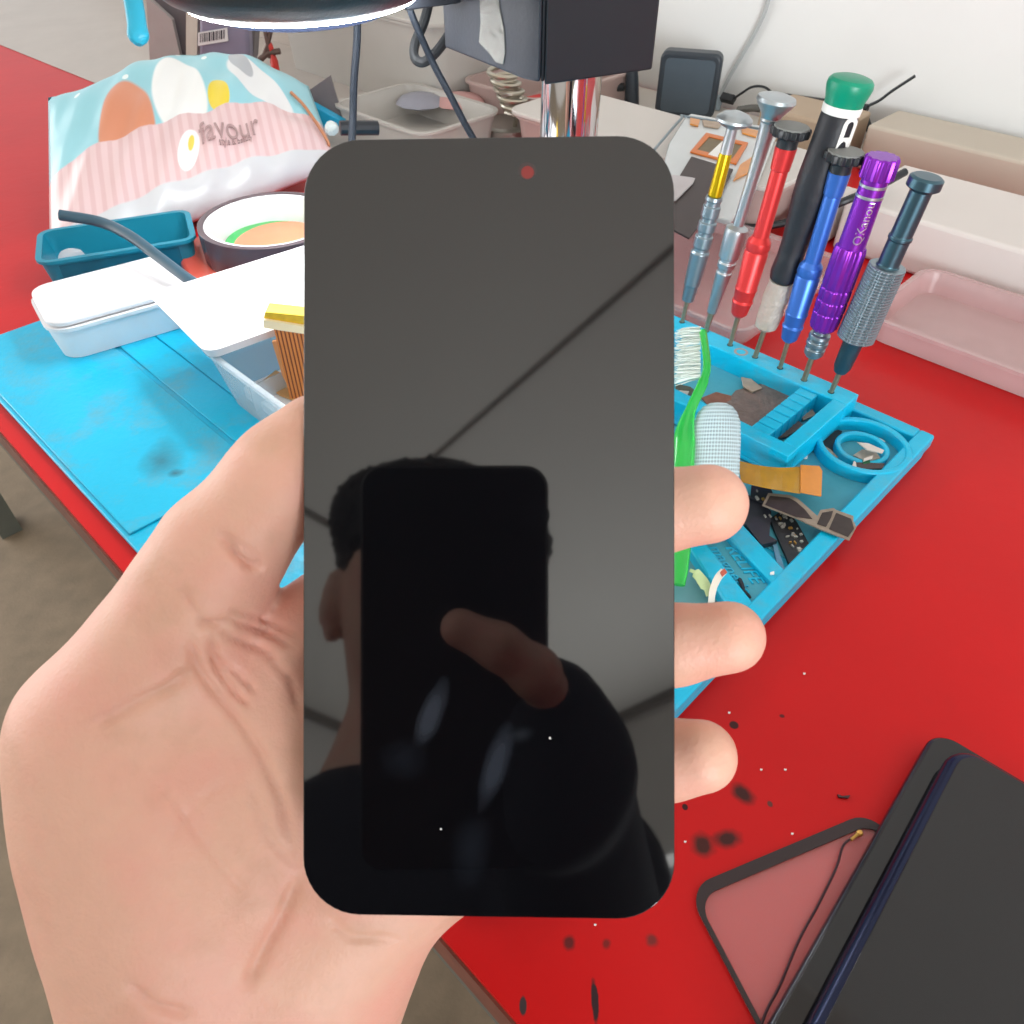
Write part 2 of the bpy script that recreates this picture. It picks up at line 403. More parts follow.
for k, (x, y) in HP.items():
    p = W(x, y, TZ); hb.lathe((p.x, p.y, TZ-.0015), Z, [(0, .0019), (.0016, .0019)], 14)
hb.build('driver_hole', m_hole, tray)
m_worn = mat('worn_patch', (150, 150, 150), .6)
p = W(741, 352, TZ); q = uv(p)
ring((q[0], q[1]), .0028, .0042, TZ-.001, TZ+.0002, 24).build('worn_ring', m_worn, tray)

# ------------------------------------------------------------------ precision drivers standing in the holes
def tool(name, key, top, label, segs, cat='screwdriver'):
    """segs: (part, material, [(s, halfwidth_px)...], flute, taper) with s from 0 at the hole to 1 at the cap"""
    tip = Vector(HP[key]+(0,)); top = Vector(top+(0,))
    base = W(tip.x, tip.y, TZ); Yd = base.y
    end = WY(top.x, top.y, Yd); ax = (end-base).normalized()
    root = thing(name, base, label, cat, 'precision screwdrivers standing in the tray')
    for part, m, prof, *fl in segs:
        pr = []
        for s, hw in prof:
            if s <= 0: h = -.006; k = px(base)[2]
            else:
                q = tip.lerp(top, s); p3 = WY(q.x, q.y, Yd); h = (p3-base).dot(ax); k = px(p3)[2]
            pr.append((h, hw*k/F))
        MB().lathe(base, ax, pr, 40 if not (fl and fl[0]) else 80, fl[0] if fl else None).build(part, m, root, smooth=True, bevel=.0002, angle=28)
    return root, base, ax, end
m_shaft = mat('tool_steel', (176, 150, 124), .35, .9, var=.3, scale=400)
m_silv = mat('brushed_silver', (178, 186, 190), .32, .85, var=.08, aniso=.5)
m_silvd = mat('grey_anodised', (135, 150, 158), .34, .8)
m_yel = mat('yellow_anodised', (190, 160, 10), .25, .65)
m_redm = mat('red_anodised', (214, 58, 58), .36, .45)
m_blum = mat('blue_anodised', (62, 112, 196), .33, .5)
m_pur = mat('purple_anodised', (132, 44, 178), .27, .6)
m_blk = mat('black_plastic', (34, 38, 42), .42, bump=.1)
m_blkg = mat('black_rubber', (32, 34, 40), .5, var=.3, bump=.2)
m_green = mat('green_plastic', (0, 140, 108), .35)
m_white = mat('white_plastic', (232, 232, 228), .4)
m_teal = mat('blued_steel', (70, 100, 112), .33, .8)
m_clear = mat('clear_sleeve', (222, 218, 206), .25, trans=.55, var=.15, scale=260, bump=.6, bscale=300)
m_cap = mat('black_cap_disc', (120, 122, 120), .5)

def S(key, top, y): return (HP[key][1]-y)/(HP[key][1]-top[1])
def seg(key, top, lst): return [(S(key, top, y), w) for y, w in lst]
k, t = 'yellow', (736, 114)
tool('screwdriver', k, t, 'slim silver screwdriver with yellow band and domed silver cap', [
    ('shaft', m_shaft, seg(k, t, [(322, 2), (300, 2.3), (298, 3.5), (293, 4)])),
    ('grip', m_silvd, seg(k, t, [(300, 6), (285, 7), (284, 8), (281, 8), (252, 9.5), (250, 8), (247, 8), (246, 9), (236, 9), (235, 7.6), (231, 7.6), (230, 9), (222, 9), (221, 7.6), (217, 7.6), (216, 9), (206, 9), (205, 7.6), (201, 7.6), (200, 8.6), (196, 8)])),
    ('yellow_band', m_yel, seg(k, t, [(197, 5.5), (195, 7), (156, 6.6), (153, 6)])),
    ('neck', m_silv, seg(k, t, [(155, 6), (130, 5.6), (124, 6)])),
    ('cap', m_silv, seg(k, t, [(128, 7), (124, 15), (121, 18.5), (118, 18), (114, 13), (111.5, 6)]))])
k, t = 'silver', (777, 98)
tool('screwdriver', k, t, 'long plain silver screwdriver with trumpet shaped cap', [
    ('shaft', m_shaft, seg(k, t, [(331, 2), (318, 3), (308, 4)])),
    ('grip', m_silv, seg(k, t, [(312, 5), (303, 5.5), (272, 8), (271, 7), (268, 7), (267, 8.6), (262, 9), (261, 8), (258, 8), (257, 10), (232, 11.5), (228, 11), (225, 6)])),
    ('handle', m_silv, seg(k, t, [(228, 5.5), (180, 6), (140, 7.5), (122, 9), (121, 10), (118, 10)])),
    ('cap', m_silv, seg(k, t, [(121, 9), (114, 11), (106, 17), (101, 20), (97, 19), (94.5, 12)]))])
def disc_tool(key, top, label, col, off):
    y = lambda a: a+off
    return tool('screwdriver', key, top, label, [
        ('shaft', m_shaft, seg(key, top, [(HP[key][1], 2), (y(312), 2.6)])),
        ('grip', col, seg(key, top, [(y(316), 5), (y(313), 8), (y(303), 9.5), (y(301), 10.6), (y(299), 9.4), (y(290), 10.5), (y(288), 11.2), (y(286), 10.4), (y(252), 12), (y(250), 11), (y(247), 12.2), (y(241), 11.6), (y(236), 8)])),
        ('handle', col, seg(key, top, [(y(240), 8), (y(172), 8.6), (y(170), 8.4), (y(169.5), 9.6), (y(147), 11)])),
        ('neck', m_blk, seg(key, top, [(y(148), 10.5), (y(138), 10.5), (y(134), 12)])),
        ('cap', m_blk, seg(key, top, [(y(137), 16), (y(135), 20), (y(129), 20.5), (y(127), 19.6)]), (14, .14)),
        ('cap_face', m_cap, seg(key, top, [(y(127.6), 18), (y(125.6), 17.4)]))])
disc_tool('red', (792, 127), 'red aluminium screwdriver with black fluted disc cap', m_redm, 0)
disc_tool('blue', (846, 152), 'blue aluminium screwdriver with black fluted disc cap', m_blum, 25)
k, t = 'black', (853, 77)
r_, base_, ax_, end_ = tool('screwdriver', k, t, 'thick black handled screwdriver with green cap and clear tip sleeve', [
    ('shaft', m_shaft, seg(k, t, [(357, 2.4), (322, 2.8)])),
    ('tip_sleeve', m_clear, seg(k, t, [(329, 7), (326, 11), (312, 12.5), (306, 11.8), (296, 13.2), (286, 12), (281, 12)])),
    ('handle', m_blkg, seg(k, t, [(283, 8), (279, 12.5), (272, 14), (256, 13), (240, 13.5), (222, 15.5), (196, 18.5), (180, 19.5), (160, 19), (140, 18.6), (116, 18.6), (112, 17)])),
    ('white_ring', m_white, seg(k, t, [(113, 19), (106, 19.6), (104, 19)])),
    ('cap', m_green, seg(k, t, [(105, 19), (100, 19.4), (93, 21.5), (86, 23), (81, 22.5), (78, 20), (76, 14)]))])
# white hang-tab on the black handle
def tab():
    c = (846, 127); Y = base_.y; out = []
    s = px(WY(c[0], c[1], Y))[2]/F
    a = ax_; rt = (RT-a*RT.dot(a)).normalized(); nn = a.cross(rt); nn = nn if nn.dot(FWD) < 0 else -nn
    # on the surface of the handle, towards the camera
    ctr = WY(843, 128, Y)-a*0; axp = base_+a*((ctr-base_).dot(a)); off = nn*(18.4*s)
    b = MB(); o = []; i_ = []
    hw, hh = 7.5*s, 15*s
    def pt(x, y, r): return axp+off+rt*(7.0*s+x)+a*y-nn*(x+7*s)**2*0.9/(2*18*s)-nn*(.0002)+nn*r
    L = []
    for kk in range(9): th = math.pi*kk/8; L.append((hw*math.cos(th), hh-hw+hw*math.sin(th)))
    L += [(-hw, -hh), (hw, -hh)]
    I = []
    for kk in range(9): th = math.pi*kk/8; I.append((.45*hw*math.cos(th), hh-hw+.45*hw*math.sin(th)))
    I += [(-.45*hw, -hh*.25), (.45*hw, -hh*.25)]
    n = len(L); vs = [pt(x, y, .0006) for x, y in L]+[pt(x, y, .0006) for x, y in I]+[pt(x, y, -.0012) for x, y in L]+[pt(x, y, -.0012) for x, y in I]
    fs = []
    for kk in range(n):
        q = (kk+1) % n
        fs += [(kk, q, n+q, n+kk), (kk, 2*n+kk, 2*n+q, q), (n+kk, n+q, 3*n+q, 3*n+kk)]
    b.add(vs, fs).build('hang_tab', m_white, r_)
tab()
k, t = 'purple', (884, 155)
r_, base_, ax_, end_ = tool('screwdriver', k, t, 'purple metallic screwdriver with fluted cap and two silver rings', [
    ('shaft', m_shaft, seg(k, t, [(380, 2.6), (352, 3)])),
    ('chuck', m_silvd, seg(k, t, [(356, 7), (353, 9.5), (348, 10), (347, 8.6), (344, 10.6), (341, 10.6), (340, 9), (337, 10.6), (334, 10.2), (333, 7), (327, 7)])),
    ('grip', m_pur, seg(k, t, [(330, 9), (326, 13.5), (312, 14.8), (311, 14), (309, 15), (300, 15.2), (299, 14.4), (297, 15.4), (288, 15.4), (287, 14.6), (285, 15.6), (250, 15.8), (246, 14.8)]), (12, .10)),
    ('handle', m_pur, seg(k, t, [(249, 13.2), (192, 13.2), (178, 13.2)])),
    ('silver_ring', m_silv, seg(k, t, [(196.5, 13.6), (193.5, 13.6)])),
    ('silver_ring', m_silv, seg(k, t, [(186, 13.6), (183, 13.6)])),
    ('cap', m_pur, seg(k, t, [(179, 13), (177.5, 17.4), (158, 17.4), (156, 16.2)]), (12, .13))])
def onhandle(x, y):
    s = px(WY(862, 218, base_.y))[2]/F; rr = 13.3*s
    c = WY(858.5, 219, base_.y); c = base_+ax_*((c-base_).dot(ax_))
    rt = (RT-ax_*RT.dot(ax_)).normalized(); nn = ax_.cross(rt); nn = nn if nn.dot(FWD) < 0 else -nn
    th = y/rr+.12; n2 = nn*math.cos(th)+rt*(-math.sin(th))
    return c+ax_*x+n2*rr, n2
text_mesh('QKanou', .0062, onhandle, .00012, 'engraving', m_silv, r_)
k, t = 'teal', (928, 176)
tool('screwdriver', k, t, 'dark blued steel driver with coarse knurled grip', [
    ('shaft', m_shaft, seg(k, t, [(392, 2.2), (368, 3)])),
    ('nose', m_teal, seg(k, t, [(372, 6), (366, 8.6), (352, 9.4), (341, 10), (338, 12)])),
    ('knurled_grip', m_silvd, sum([seg(k, t, [(y, 17.2), (y-.9, 18.6), (y-1.9, 18.6), (y-2.8, 17.2)]) for y in [338-2.9*i for i in range(25)]], []), (36, .05)),
    ('handle', m_teal, seg(k, t, [(266, 12), (264, 10.5), (240, 10.8), (239, 11.8), (236, 11.8), (235, 10.8), (190, 11)])),
    ('cap', m_teal, seg(k, t, [(191, 11), (187, 17), (178, 17), (176, 14)]))])

# ------------------------------------------------------------------ held display panel
def pfit():
    L = (D(304, 134, 1), 0)
    return None
PXD = (RT-PN*RT.dot(PN)).normalized(); PYD = PN.cross(PXD); PYD = PYD if PYD.dot(UP) > 0 else -PYD
PO = onpanel(489, 527)
def pl(x, y): q = onpanel(x, y)-PO; return q.dot(PXD), q.dot(PYD)
pxl = (pl(303.5, 500)[0]); pxr = pl(674.5, 500)[0]; pyt = pl(489, 137.5)[1]; pyb = pl(489, 917)[1]
def PP(x, y, z=0): return PO+PXD*x+PYD*y+PN*z
panel = thing('phone_display_panel', PO, 'black phone display panel held up by the hand, glossy with smudges and reflections', 'phone screen')
m_glass = mat('display_glass', (9, 9, 12), .035, var=0.0, ior=SCR_IOR, spec=.5)
b, s_ = base_link(m_glass)
tc = N(m_glass, 'ShaderNodeTexCoord')
def smudge(x, y, rx, ry, rot, col, edge, noise, ns):
    c = pl(x, y); k = .157/F
    overlay(m_glass, blob_fac(m_glass, tc.outputs['Object'], c, rx*k, ry*k, R(rot), edge, noise, ns), col)
# object space of the glass = panel plane (set below)
smudge(430, 716, 13, 38, -22, (46, 50, 58), .35, .9, 70)
smudge(402, 760, 26, 26, -30, (20, 23, 29), .5, .9, 60)
smudge(494, 770, 14, 50, -18, (42, 46, 54), .35, .9, 60)
smudge(471, 850, 22, 44, -8, (22, 25, 31), .5, .9, 60)
smudge(520, 735, 16, 10, 20, (34, 37, 42), .5, .9, 90)
def pmesh(mb_pts): return mb_pts
def pbuild(name, m, x0, x1, y0, y1, r, z0, z1, bevel=0.0, par=panel):
    """a mesh whose own axes are the panel's"""
    me = bpy.data.meshes.new(name); p = rrect(x0, x1, y0, y1, r, lambda a, b: Vector((a, b, 0)), 10); n = len(p)
    me.from_pydata([(a.x, a.y, z0) for a in p]+[(a.x, a.y, z1) for a in p], [], [tuple(range(n-1, -1, -1)), tuple(range(n, 2*n))]+[(i, (i+1) % n, n+(i+1) % n, n+i) for i in range(n)])
    o = bpy.data.objects.new(name, me); me.materials.append(m); C.objects.link(o); o.parent = par
    Mx = Matrix((PXD, PYD, PXD.cross(PYD))).transposed().to_4x4()
    o.matrix_local = Mx
    if bevel:
        bv = o.modifiers.new('bevel', 'BEVEL'); bv.width = bevel; bv.segments = 3; bv.limit_method = 'ANGLE'; bv.angle_limit = R(40)
    return o
SG = 1 if PXD.cross(PYD).dot(PN) > 0 else -1
cr = 57*.157/F
pbuild('cover_glass', m_glass, pxl, pxr, pyb, pyt, cr, -.0010, 0, .00018)
pbuild('backing_frame', m_blk, pxl+.0004, pxr-.0004, pyb+.0004, pyt-.0004, cr-.0004, -.0026, -.0011, .0003)
ch = pl(527, 171)
m_hl = mat('camera_hole_red', (128, 42, 40), .3)
def pdisc(name, m, c, r, z0, z1):
    b = MB(); b.lathe(PP(c[0], c[1], z0), PN, [(0, r), (z1-z0, r)], 28); return b.build(name, m, panel)
pdisc('camera_hole_rim', mat('hole_rim', (58, 50, 50), .3), ch, .00185, -.0003, .00004)
pdisc('camera_hole', m_hl, (ch[0]+.0001, ch[1]-.0003), .0013, -.0003, .00008)
pdisc('dust_speck', m_white, pl(550, 738), .00022, -.0001, .0001); pdisc('dust_speck', m_white, pl(441, 829), .0002, -.0001, .0001)

# ------------------------------------------------------------------ the person: left hand in front, head, arms and body behind the camera
# left hand: points (pixel x, pixel y, depth, radius in px at that depth)
def hp(x, y, dep): return D(x, y, dep)
def cap(a, b, k=.006, f=None):
    return (a3(a), a3(b), a[3]*a[2]/F, b[3]*b[2]/F, k)
def a3(a): return tuple(hp(a[0], a[1], a[2]))
def chain(pts, k=.006): return [cap(pts[i], pts[i+1], k) for i in range(len(pts)-1)]
hand = []
# thumb
hand += chain([(318, 438, .170, 44), (292, 468, .171, 50), (268, 496, .172, 48)], .004)
hand += chain([(268, 496, .172, 48), (222, 552, .175, 57), (192, 604, .178, 62), (160, 660, .182, 71), (120, 730, .186, 92)], .007)
# ball of the thumb and heel
hand += chain([(128, 740, .188, 92), (150, 810, .190, 108), (180, 900, .192, 112), (205, 990, .197, 112), (225, 1090, .206, 118), (238, 1250, .225, 128)], .012)
hand += chain([(200, 770, .192, 88), (235, 860, .196, 92), (280, 930, .200, 92), (262, 1020, .204, 112)], .012)
# little finger side of the palm, wrist
hand += chain([(362, 880, .196, 64), (338, 926, .199, 78), (298, 1000, .203, 84), (278, 1100, .209, 92), (280, 1260, .226, 108)], .014)
# palm behind the screen
hand += chain([(250, 690, .190, 58), (300, 800, .196, 80), (366, 880, .196, 64)], .012)
hand += chain([(270, 700, .192, 56), (400, 720, .197, 66), (480, 780, .196, 62), (384, 862, .196, 62)], .014)
hand += chain([(300, 780, .196, 80), (440, 830, .196, 66)], .014)
# index: folded root seen between thumb and screen, finger runs up behind the screen
hand += chain([(262, 678, .188, 38), (290, 650, .188, 41), (324, 618, .188, 42), (370, 575, .188, 41), (430, 500, .184, 39), (500, 430, .182, 35), (540, 395, .178, 33)], .005)
hand += chain([(250, 690, .188, 44), (282, 720, .187, 44), (320, 760, .188, 50)], .006)
# middle, ring, little: behind the screen, tips come round its right edge
hand += chain([(360, 690, .192, 44), (480, 600, .190, 41), (590, 535, .184, 40), (650, 512, .175, 41), (708, 504, .1705, 40)], .004)
hand += chain([(410, 730, .193, 42), (520, 690, .190, 40), (620, 655, .184, 38), (672, 645, .175, 38), (729, 637, .1705, 36)], .004)
hand += chain([(450, 790, .193, 40), (540, 785, .190, 38), (625, 770, .182, 37), (665, 760, .1745, 37), (701, 756, .170, 36)], .004)
# forearm
wr = D(255, 1150, .218)
elbow_l = Vector((-.34, -.28, .02)); 
hand += [(tuple(D(258, 1240, .224)), tuple(D(258, 1240, .224).lerp(elbow_l, .35)), .0285, .033, .02)]
pts, quads = sdf_mesh(hand, .0011, pad=.012)
pts = smooth_pts(pts, quads, 3)
# creases and folds pressed into the skin: (polyline in px, depth m, width px)
nrm = vnormals(pts, quads)
q = pts-np.array(CAM); kz = q@np.array(FWD); pxx = 512+F*(q@np.array(RT))/kz; pyy = 512-F*(q@np.array(UP))/kz
facing = -(nrm@np.array(FWD)); sg = 1.0
vol = np.sum(pts*nrm)  # orientation check
cen = pts.mean(0); 
if np.mean(np.sum((pts-cen)*nrm, 1)) < 0: nrm = -nrm; facing = -facing
def crease(line, dep, wd):
    L = np.array(line, float); dmin = np.full(len(pts), 1e9); tt = np.zeros(len(pts)); n = len(L)-1
    for i in range(n):
        a, b = L[i], L[i+1]; ab = b-a; t = np.clip(((pxx-a[0])*ab[0]+(pyy-a[1])*ab[1])/(ab@ab), 0, 1)
        d = np.hypot(pxx-a[0]-ab[0]*t, pyy-a[1]-ab[1]*t); m = d < dmin; dmin[m] = d[m]; tt[m] = (i+t[m])/n
    f = 1.5*np.exp(-(dmin/(wd*.85))**2)*np.clip(facing*2.5, 0, 1)*(kz < .215)*np.clip(np.minimum(tt, 1-tt)*6+.25, 0, 1)
    return -nrm*(f*dep)[:, None]
disp = 0
for ln in [([(218, 535), (235, 555), (252, 568), (262, 566)], .0016, 4.5), ([(222, 530), (243, 548), (262, 560)], .0006, 3),
           ([(190, 640), (197, 668), (215, 692), (240, 722), (262, 756), (282, 800), (292, 850)], .0011, 5.5),
           ([(192, 672), (165, 690), (128, 708), (90, 730)], .0011, 7),
           ([(212, 640), (218, 668), (232, 690), (250, 706)], .0013, 5),
           ([(198, 628), (232, 622), (268, 632), (296, 652)], .0012, 4), ([(232, 612), (262, 618), (300, 640)], .0011, 3.5),
           ([(214, 660), (240, 676), (256, 694)], .0010, 4), ([(225, 637), (262, 648), (290, 680), (300, 710)], .0010, 4),
           ([(298, 880), (283, 915), (262, 955), (248, 985)], .0013, 7), ([(128, 985), (150, 1005), (190, 1016)], .0008, 6),
           ([(180, 590), (200, 620), (235, 636)], .0006, 3.5), ([(150, 770), (210, 850), (250, 900)], .0004, 5), ([(328, 918), (350, 938), (400, 940)], .0005, 5),
           ([(170, 840), (200, 800), (230, 780)], .0003, 4), ([(250, 780), (270, 840), (300, 870)], .0005, 5)]:
    disp = disp+crease(*ln)
pts = pts+disp
hand_pts, hand_quads = pts, quads

# head, neck, torso, arms, legs (metres); HC = head centre
HC = VR(428, 604, .71); look = (CAM-HC).normalized()
side = look.cross(Z).normalized(); hup = side.cross(look).normalized()     # side = the person's right
def hd(r, f, u): return tuple(HC+side*r+look*f+hup*u)
body = []
body += [(hd(0, -.02, .035), hd(0, .01, .02), .078, .078, .03), (hd(0, -.03, .0), hd(0, .0, -.03), .072, .066, .03), (hd(0, .035, -.045), hd(0, .058, -.085), .046, .030, .03)]
body += [(hd(0, .083, .0), hd(0, .104, -.032), .007, .013, .014), (hd(-.014, .088, -.038), hd(.014, .088, -.038), .009, .009, .008)]         # nose
body += [(hd(-.02, .084, -.064), hd(.02, .084, -.064), .009, .009, .008), (hd(-.018, .085, -.076), hd(.018, .085, -.076), .008, .008, .005)]  # lips
body += [(hd(-.05, .07, .022), hd(-.015, .085, .02), .008, .008, .012), (hd(.05, .07, .022), hd(.015, .085, .02), .008, .008, .012)]          # brows
for s in (-1, 1):
    body += [(hd(s*.084, -.016, .006), hd(s*.085, -.018, -.024), .0125, .0115, .005), (hd(s*.085, -.018, -.024), hd(s*.079, -.012, -.044), .0105, .008, .005)]
    body += [(hd(s*.034, .080, .004), hd(s*.034, .082, .004), .015, .015, .006, 'sub')] 
NB = HC-Z*.17-look*.035+Vector((0, -.03, 0)); CH = HC+Vector((0, -.09, -.30)); HIP = Vector((CH.x, CH.y-.06, -.24))
SHL = HC+Vector((-.175, -.075, -.215)); SHR = HC+Vector((.140, -.075, -.215))
body += [(hd(0, -.025, -.05), tuple(NB), .052, .056, .03), (tuple(NB), tuple(CH+Z*.05), .062, .085, .04)]
body += [(tuple(SHL), tuple(SHR), .050, .050, .05), (tuple(CH+RT*-.07), tuple(CH+RT*.07), .105, .105, .05), (tuple(CH-Z*.05), tuple(HIP), .125, .130, .06), (tuple(HIP-RT*.08), tuple(HIP+RT*.08), .12, .12, .05)]
body += [(tuple(SHL), tuple(elbow_l), .048, .040, .03), (tuple(elbow_l), tuple(elbow_l.lerp(wr, .72)), .040, .031, .02)]
WR = VR(554, 768, .350); elbow_r = VR(592, 960, .50)
print('HC', HC, 'elbow_r', elbow_r, 'SHR', SHR, px(mirror(SHR)), px(mirror(SHL)))
body += [(tuple(SHR), tuple(elbow_r), .048, .040, .03), (tuple(elbow_r), tuple(WR), .040, .028, .02)]
for s in (-1, 1):
    kn = Vector((HIP.x+s*.15, HIP.y+.36, -.27)); ft = Vector((kn.x, kn.y-.03, FLOORZ+.08))
    body += [(tuple(HIP+RT*(s*.09)), tuple(kn), .085, .062, .04), (tuple(kn), tuple(ft), .058, .040, .03), (tuple(ft-Z*.035), tuple(ft+Vector((0, .15, -.045))), .042, .034, .03)]
bp, bq = sdf_mesh(body, .007, pad=.03, k=.02)
bp = smooth_pts(bp, bq, 1)
# right hand round the photographing phone
rh = []
def v(x, y, d_, r): p = VR(x, y, d_); return (tuple(p), r)
def vch(l, k=.006):
    for a, b_ in zip(l[:-1], l[1:]): rh.append((a[0], b_[0], a[1], b_[1], k))
vch([(tuple(WR), .026), v(556, 742, .340, .024), v(548, 715, .334, .020)], .01)
vch([(tuple(WR), .026), v(556, 785, .340, .024), v(548, 800, .336, .020)], .01)
vch([v(552, 700, .328, .0100), v(535, 672, .306, .0095), v(500, 647, .3015, .0085), v(460, 628, .3015, .0078)], .006)      # index across the back of the phone
for yy, xx in ((730, 0), (765, 2), (797, 6)):                                                                                     # the other fingers close on the phone's edge
    vch([v(560, yy, .334, .0105), v(556-xx, yy-4, .326, .0095), v(554-xx, yy-6, .336, .0085), v(548-xx, yy-6, .342, .008), v(520, yy-6, .342, .0075)], .005)
vch([v(560, 712, .338, .011), v(552, 690, .343, .010), v(530, 670, .343, .0095), v(500, 655, .343, .009)], .006)                     # thumb over the far face
rp, rq = sdf_mesh(rh, .0022, pad=.012)
allp = np.concatenate([hand_pts, bp, rp]); allq = np.concatenate([hand_quads, bq+len(hand_pts), rq+len(hand_pts)+len(bp)])
m_skin = mat('skin', (226, 178, 156), .5, var=.05, scale=220, sss=.12, bump=.14, bscale=900)
gsk = geo_src(m_skin)
n1 = N(m_skin, 'ShaderNodeTexNoise'); n1.inputs['Scale'].default_value = 42; n1.inputs['Detail'].default_value = 4; m_skin.node_tree.links.new(gsk, n1.inputs['Vector'])
mr = N(m_skin, 'ShaderNodeMapRange'); mr.inputs['From Min'].default_value = .42; mr.inputs['From Max'].default_value = .66; mr.inputs['To Max'].default_value = .65
m_skin.node_tree.links.new(n1.outputs['Fac'], mr.inputs['Value']); overlay(m_skin, mr.outputs[0], (228, 162, 146))
n1 = N(m_skin, 'ShaderNodeTexNoise'); n1.inputs['Scale'].default_value = 60; n1.inputs['Detail'].default_value = 6
mpp = N(m_skin, 'ShaderNodeMapping'); mpp.inputs['Location'].default_value = (3, 7, 1); m_skin.node_tree.links.new(gsk, mpp.inputs['Vector']); m_skin.node_tree.links.new(mpp.outputs[0], n1.inputs['Vector'])
mr = N(m_skin, 'ShaderNodeMapRange'); mr.inputs['From Min'].default_value = .55; mr.inputs['From Max'].default_value = .75; mr.inputs['To Max'].default_value = .5
m_skin.node_tree.links.new(n1.outputs['Fac'], mr.inputs['Value']); overlay(m_skin, mr.outputs[0], (196, 152, 124))
person = thing('person', Vector((HIP.x, HIP.y, FLOORZ)), 'person in dark shirt holding the black phone display in their left hand', 'person')
mesh_arrays('body', allp, allq, m_skin, person)
# clothes follow the body
m_shirt = mat('dark_shirt', (26, 30, 40), .85, var=.2, bump=.3, bscale=60)
sh = [(tuple(NB-Z*.045), tuple(CH+Z*.03), .078, .110, .04), (tuple(SHL), tuple(SHR), .060, .060, .05), (tuple(CH+RT*-.07), tuple(CH+RT*.07), .118, .118, .05), (tuple(CH-Z*.05), tuple(HIP), .138, .142, .06),
      (tuple(SHL), tuple(elbow_l), .060, .052, .03), (tuple(elbow_l), tuple(elbow_l.lerp(wr, .30)), .052, .047, .02), (tuple(SHR), tuple(elbow_r), .060, .052, .03), (tuple(elbow_r), tuple(WR), .052, .034, .02), (tuple(WR), tuple(VR(550, 738, .338)), .034, .030, .01), (tuple(VR(550, 738, .338)), tuple(VR(548, 706, .332)), .029, .021, .01), (tuple(WR), tuple(VR(548, 802, .338)), .034, .029, .01)]
sp, sq = sdf_mesh(sh, .005, pad=.02, k=.02); mesh_arrays('shirt', sp, sq, m_shirt, person)
tr = [(tuple(HIP-RT*.085-Z*.02), tuple(HIP+RT*.085-Z*.02), .136, .136, .05)]
for s in (-1, 1):
    kn = Vector((HIP.x+s*.15, HIP.y+.36, -.27)); ft = Vector((kn.x, kn.y-.03, FLOORZ+.14))
    tr += [(tuple(HIP+RT*(s*.09)), tuple(kn), .100, .078, .04), (tuple(kn), tuple(ft), .074, .062, .03)]
sp, sq = sdf_mesh(tr, .01, pad=.03, k=.03); mesh_arrays('trousers', sp, sq, mat('dark_trousers', (30, 32, 38), .9), person)
hr = [(hd(0, -.03, .050), hd(0, .0, .055), .086, .082, .03), (hd(0, -.05, .02), hd(0, -.055, -.04), .080, .062, .03), (hd(-.06, .0, .07), hd(.06, .0, .07), .045, .045, .03), (hd(-.04, .055, .085), hd(.05, .05, .09), .030, .030, .02)]
sp, sq = sdf_mesh(hr, .005, pad=.03, k=.02)
rng = np.random.default_rng(3); sp = sp+vnormals(sp, sq)*(rng.normal(0, .0012, len(sp)))[:, None]
m_hair = mat('black_hair', (14, 12, 12), .6, bump=.8, bscale=300); mesh_arrays('hair', sp, sq, m_hair, person)
m_eye = mat('eye_white', (225, 222, 215), .2); m_iris = mat('iris', (40, 24, 16), .2)
for s in (-1, 1):
    e = MB(); c = Vector(hd(s*.033, .066, .004)); e.lathe(c-look*.012, look, [(0, .001), (.003, .009), (.012, .012), (.020, .009), (.0238, .002)], 20); eo = e.build('eye', m_eye, person, smooth=True)
    e = MB(); e.lathe(c+look*.0085, look, [(0, .0058), (.0035, .001)], 16); e.build('iris', m_iris, eo)

# the phone that takes the picture, right behind the camera point
pcx = []
a_, b_, c_, d_ = VR(361, 465, .3165), VR(548, 465, .3185), VR(548, 868, .3185), VR(361, 868, .3165)
ctr = (a_+b_+c_+d_)/4; ex = ((b_-a_)+(c_-d_)).normalized(); ey = ((a_-d_)+(b_-c_)).normalized(); ex = (ex-ey*ex.dot(ey)).normalized(); ez = ex.cross(ey)
if ez.dot(PC-ctr) < 0: ez = -ez
hw = (b_-a_).length/2; hh = (a_-d_).length/2
back = -((CAM-ctr).dot(ez)) # how far the camera point is in front of the slab plane
phone = thing('smartphone', ctr, 'dark smartphone taking the picture, seen mirrored in the display panel', 'phone')
def pc(x, y, z): return ctr+ex*x+ey*y+ez*z
z1 = (CAM-ctr).dot(ez)-.0022
m_pback = mat('phone_back', (10, 11, 16), .4, var=.1)
MB().prism(rrect(-hw, hw, -hh, hh, .0095, lambda a, b: pc(a, b, z1-.008), 8), ez*.008).build('housing', m_pback, phone, bevel=.0012)
lx, ly = (CAM-ctr).dot(ex), (CAM-ctr).dot(ey)
MB().lathe(pc(lx, ly, z1-.0005), ez, [(0, .0062), (.0012, .0062)], 28).build('lens_ring', mat('lens_ring', (30, 32, 38), .4), phone)

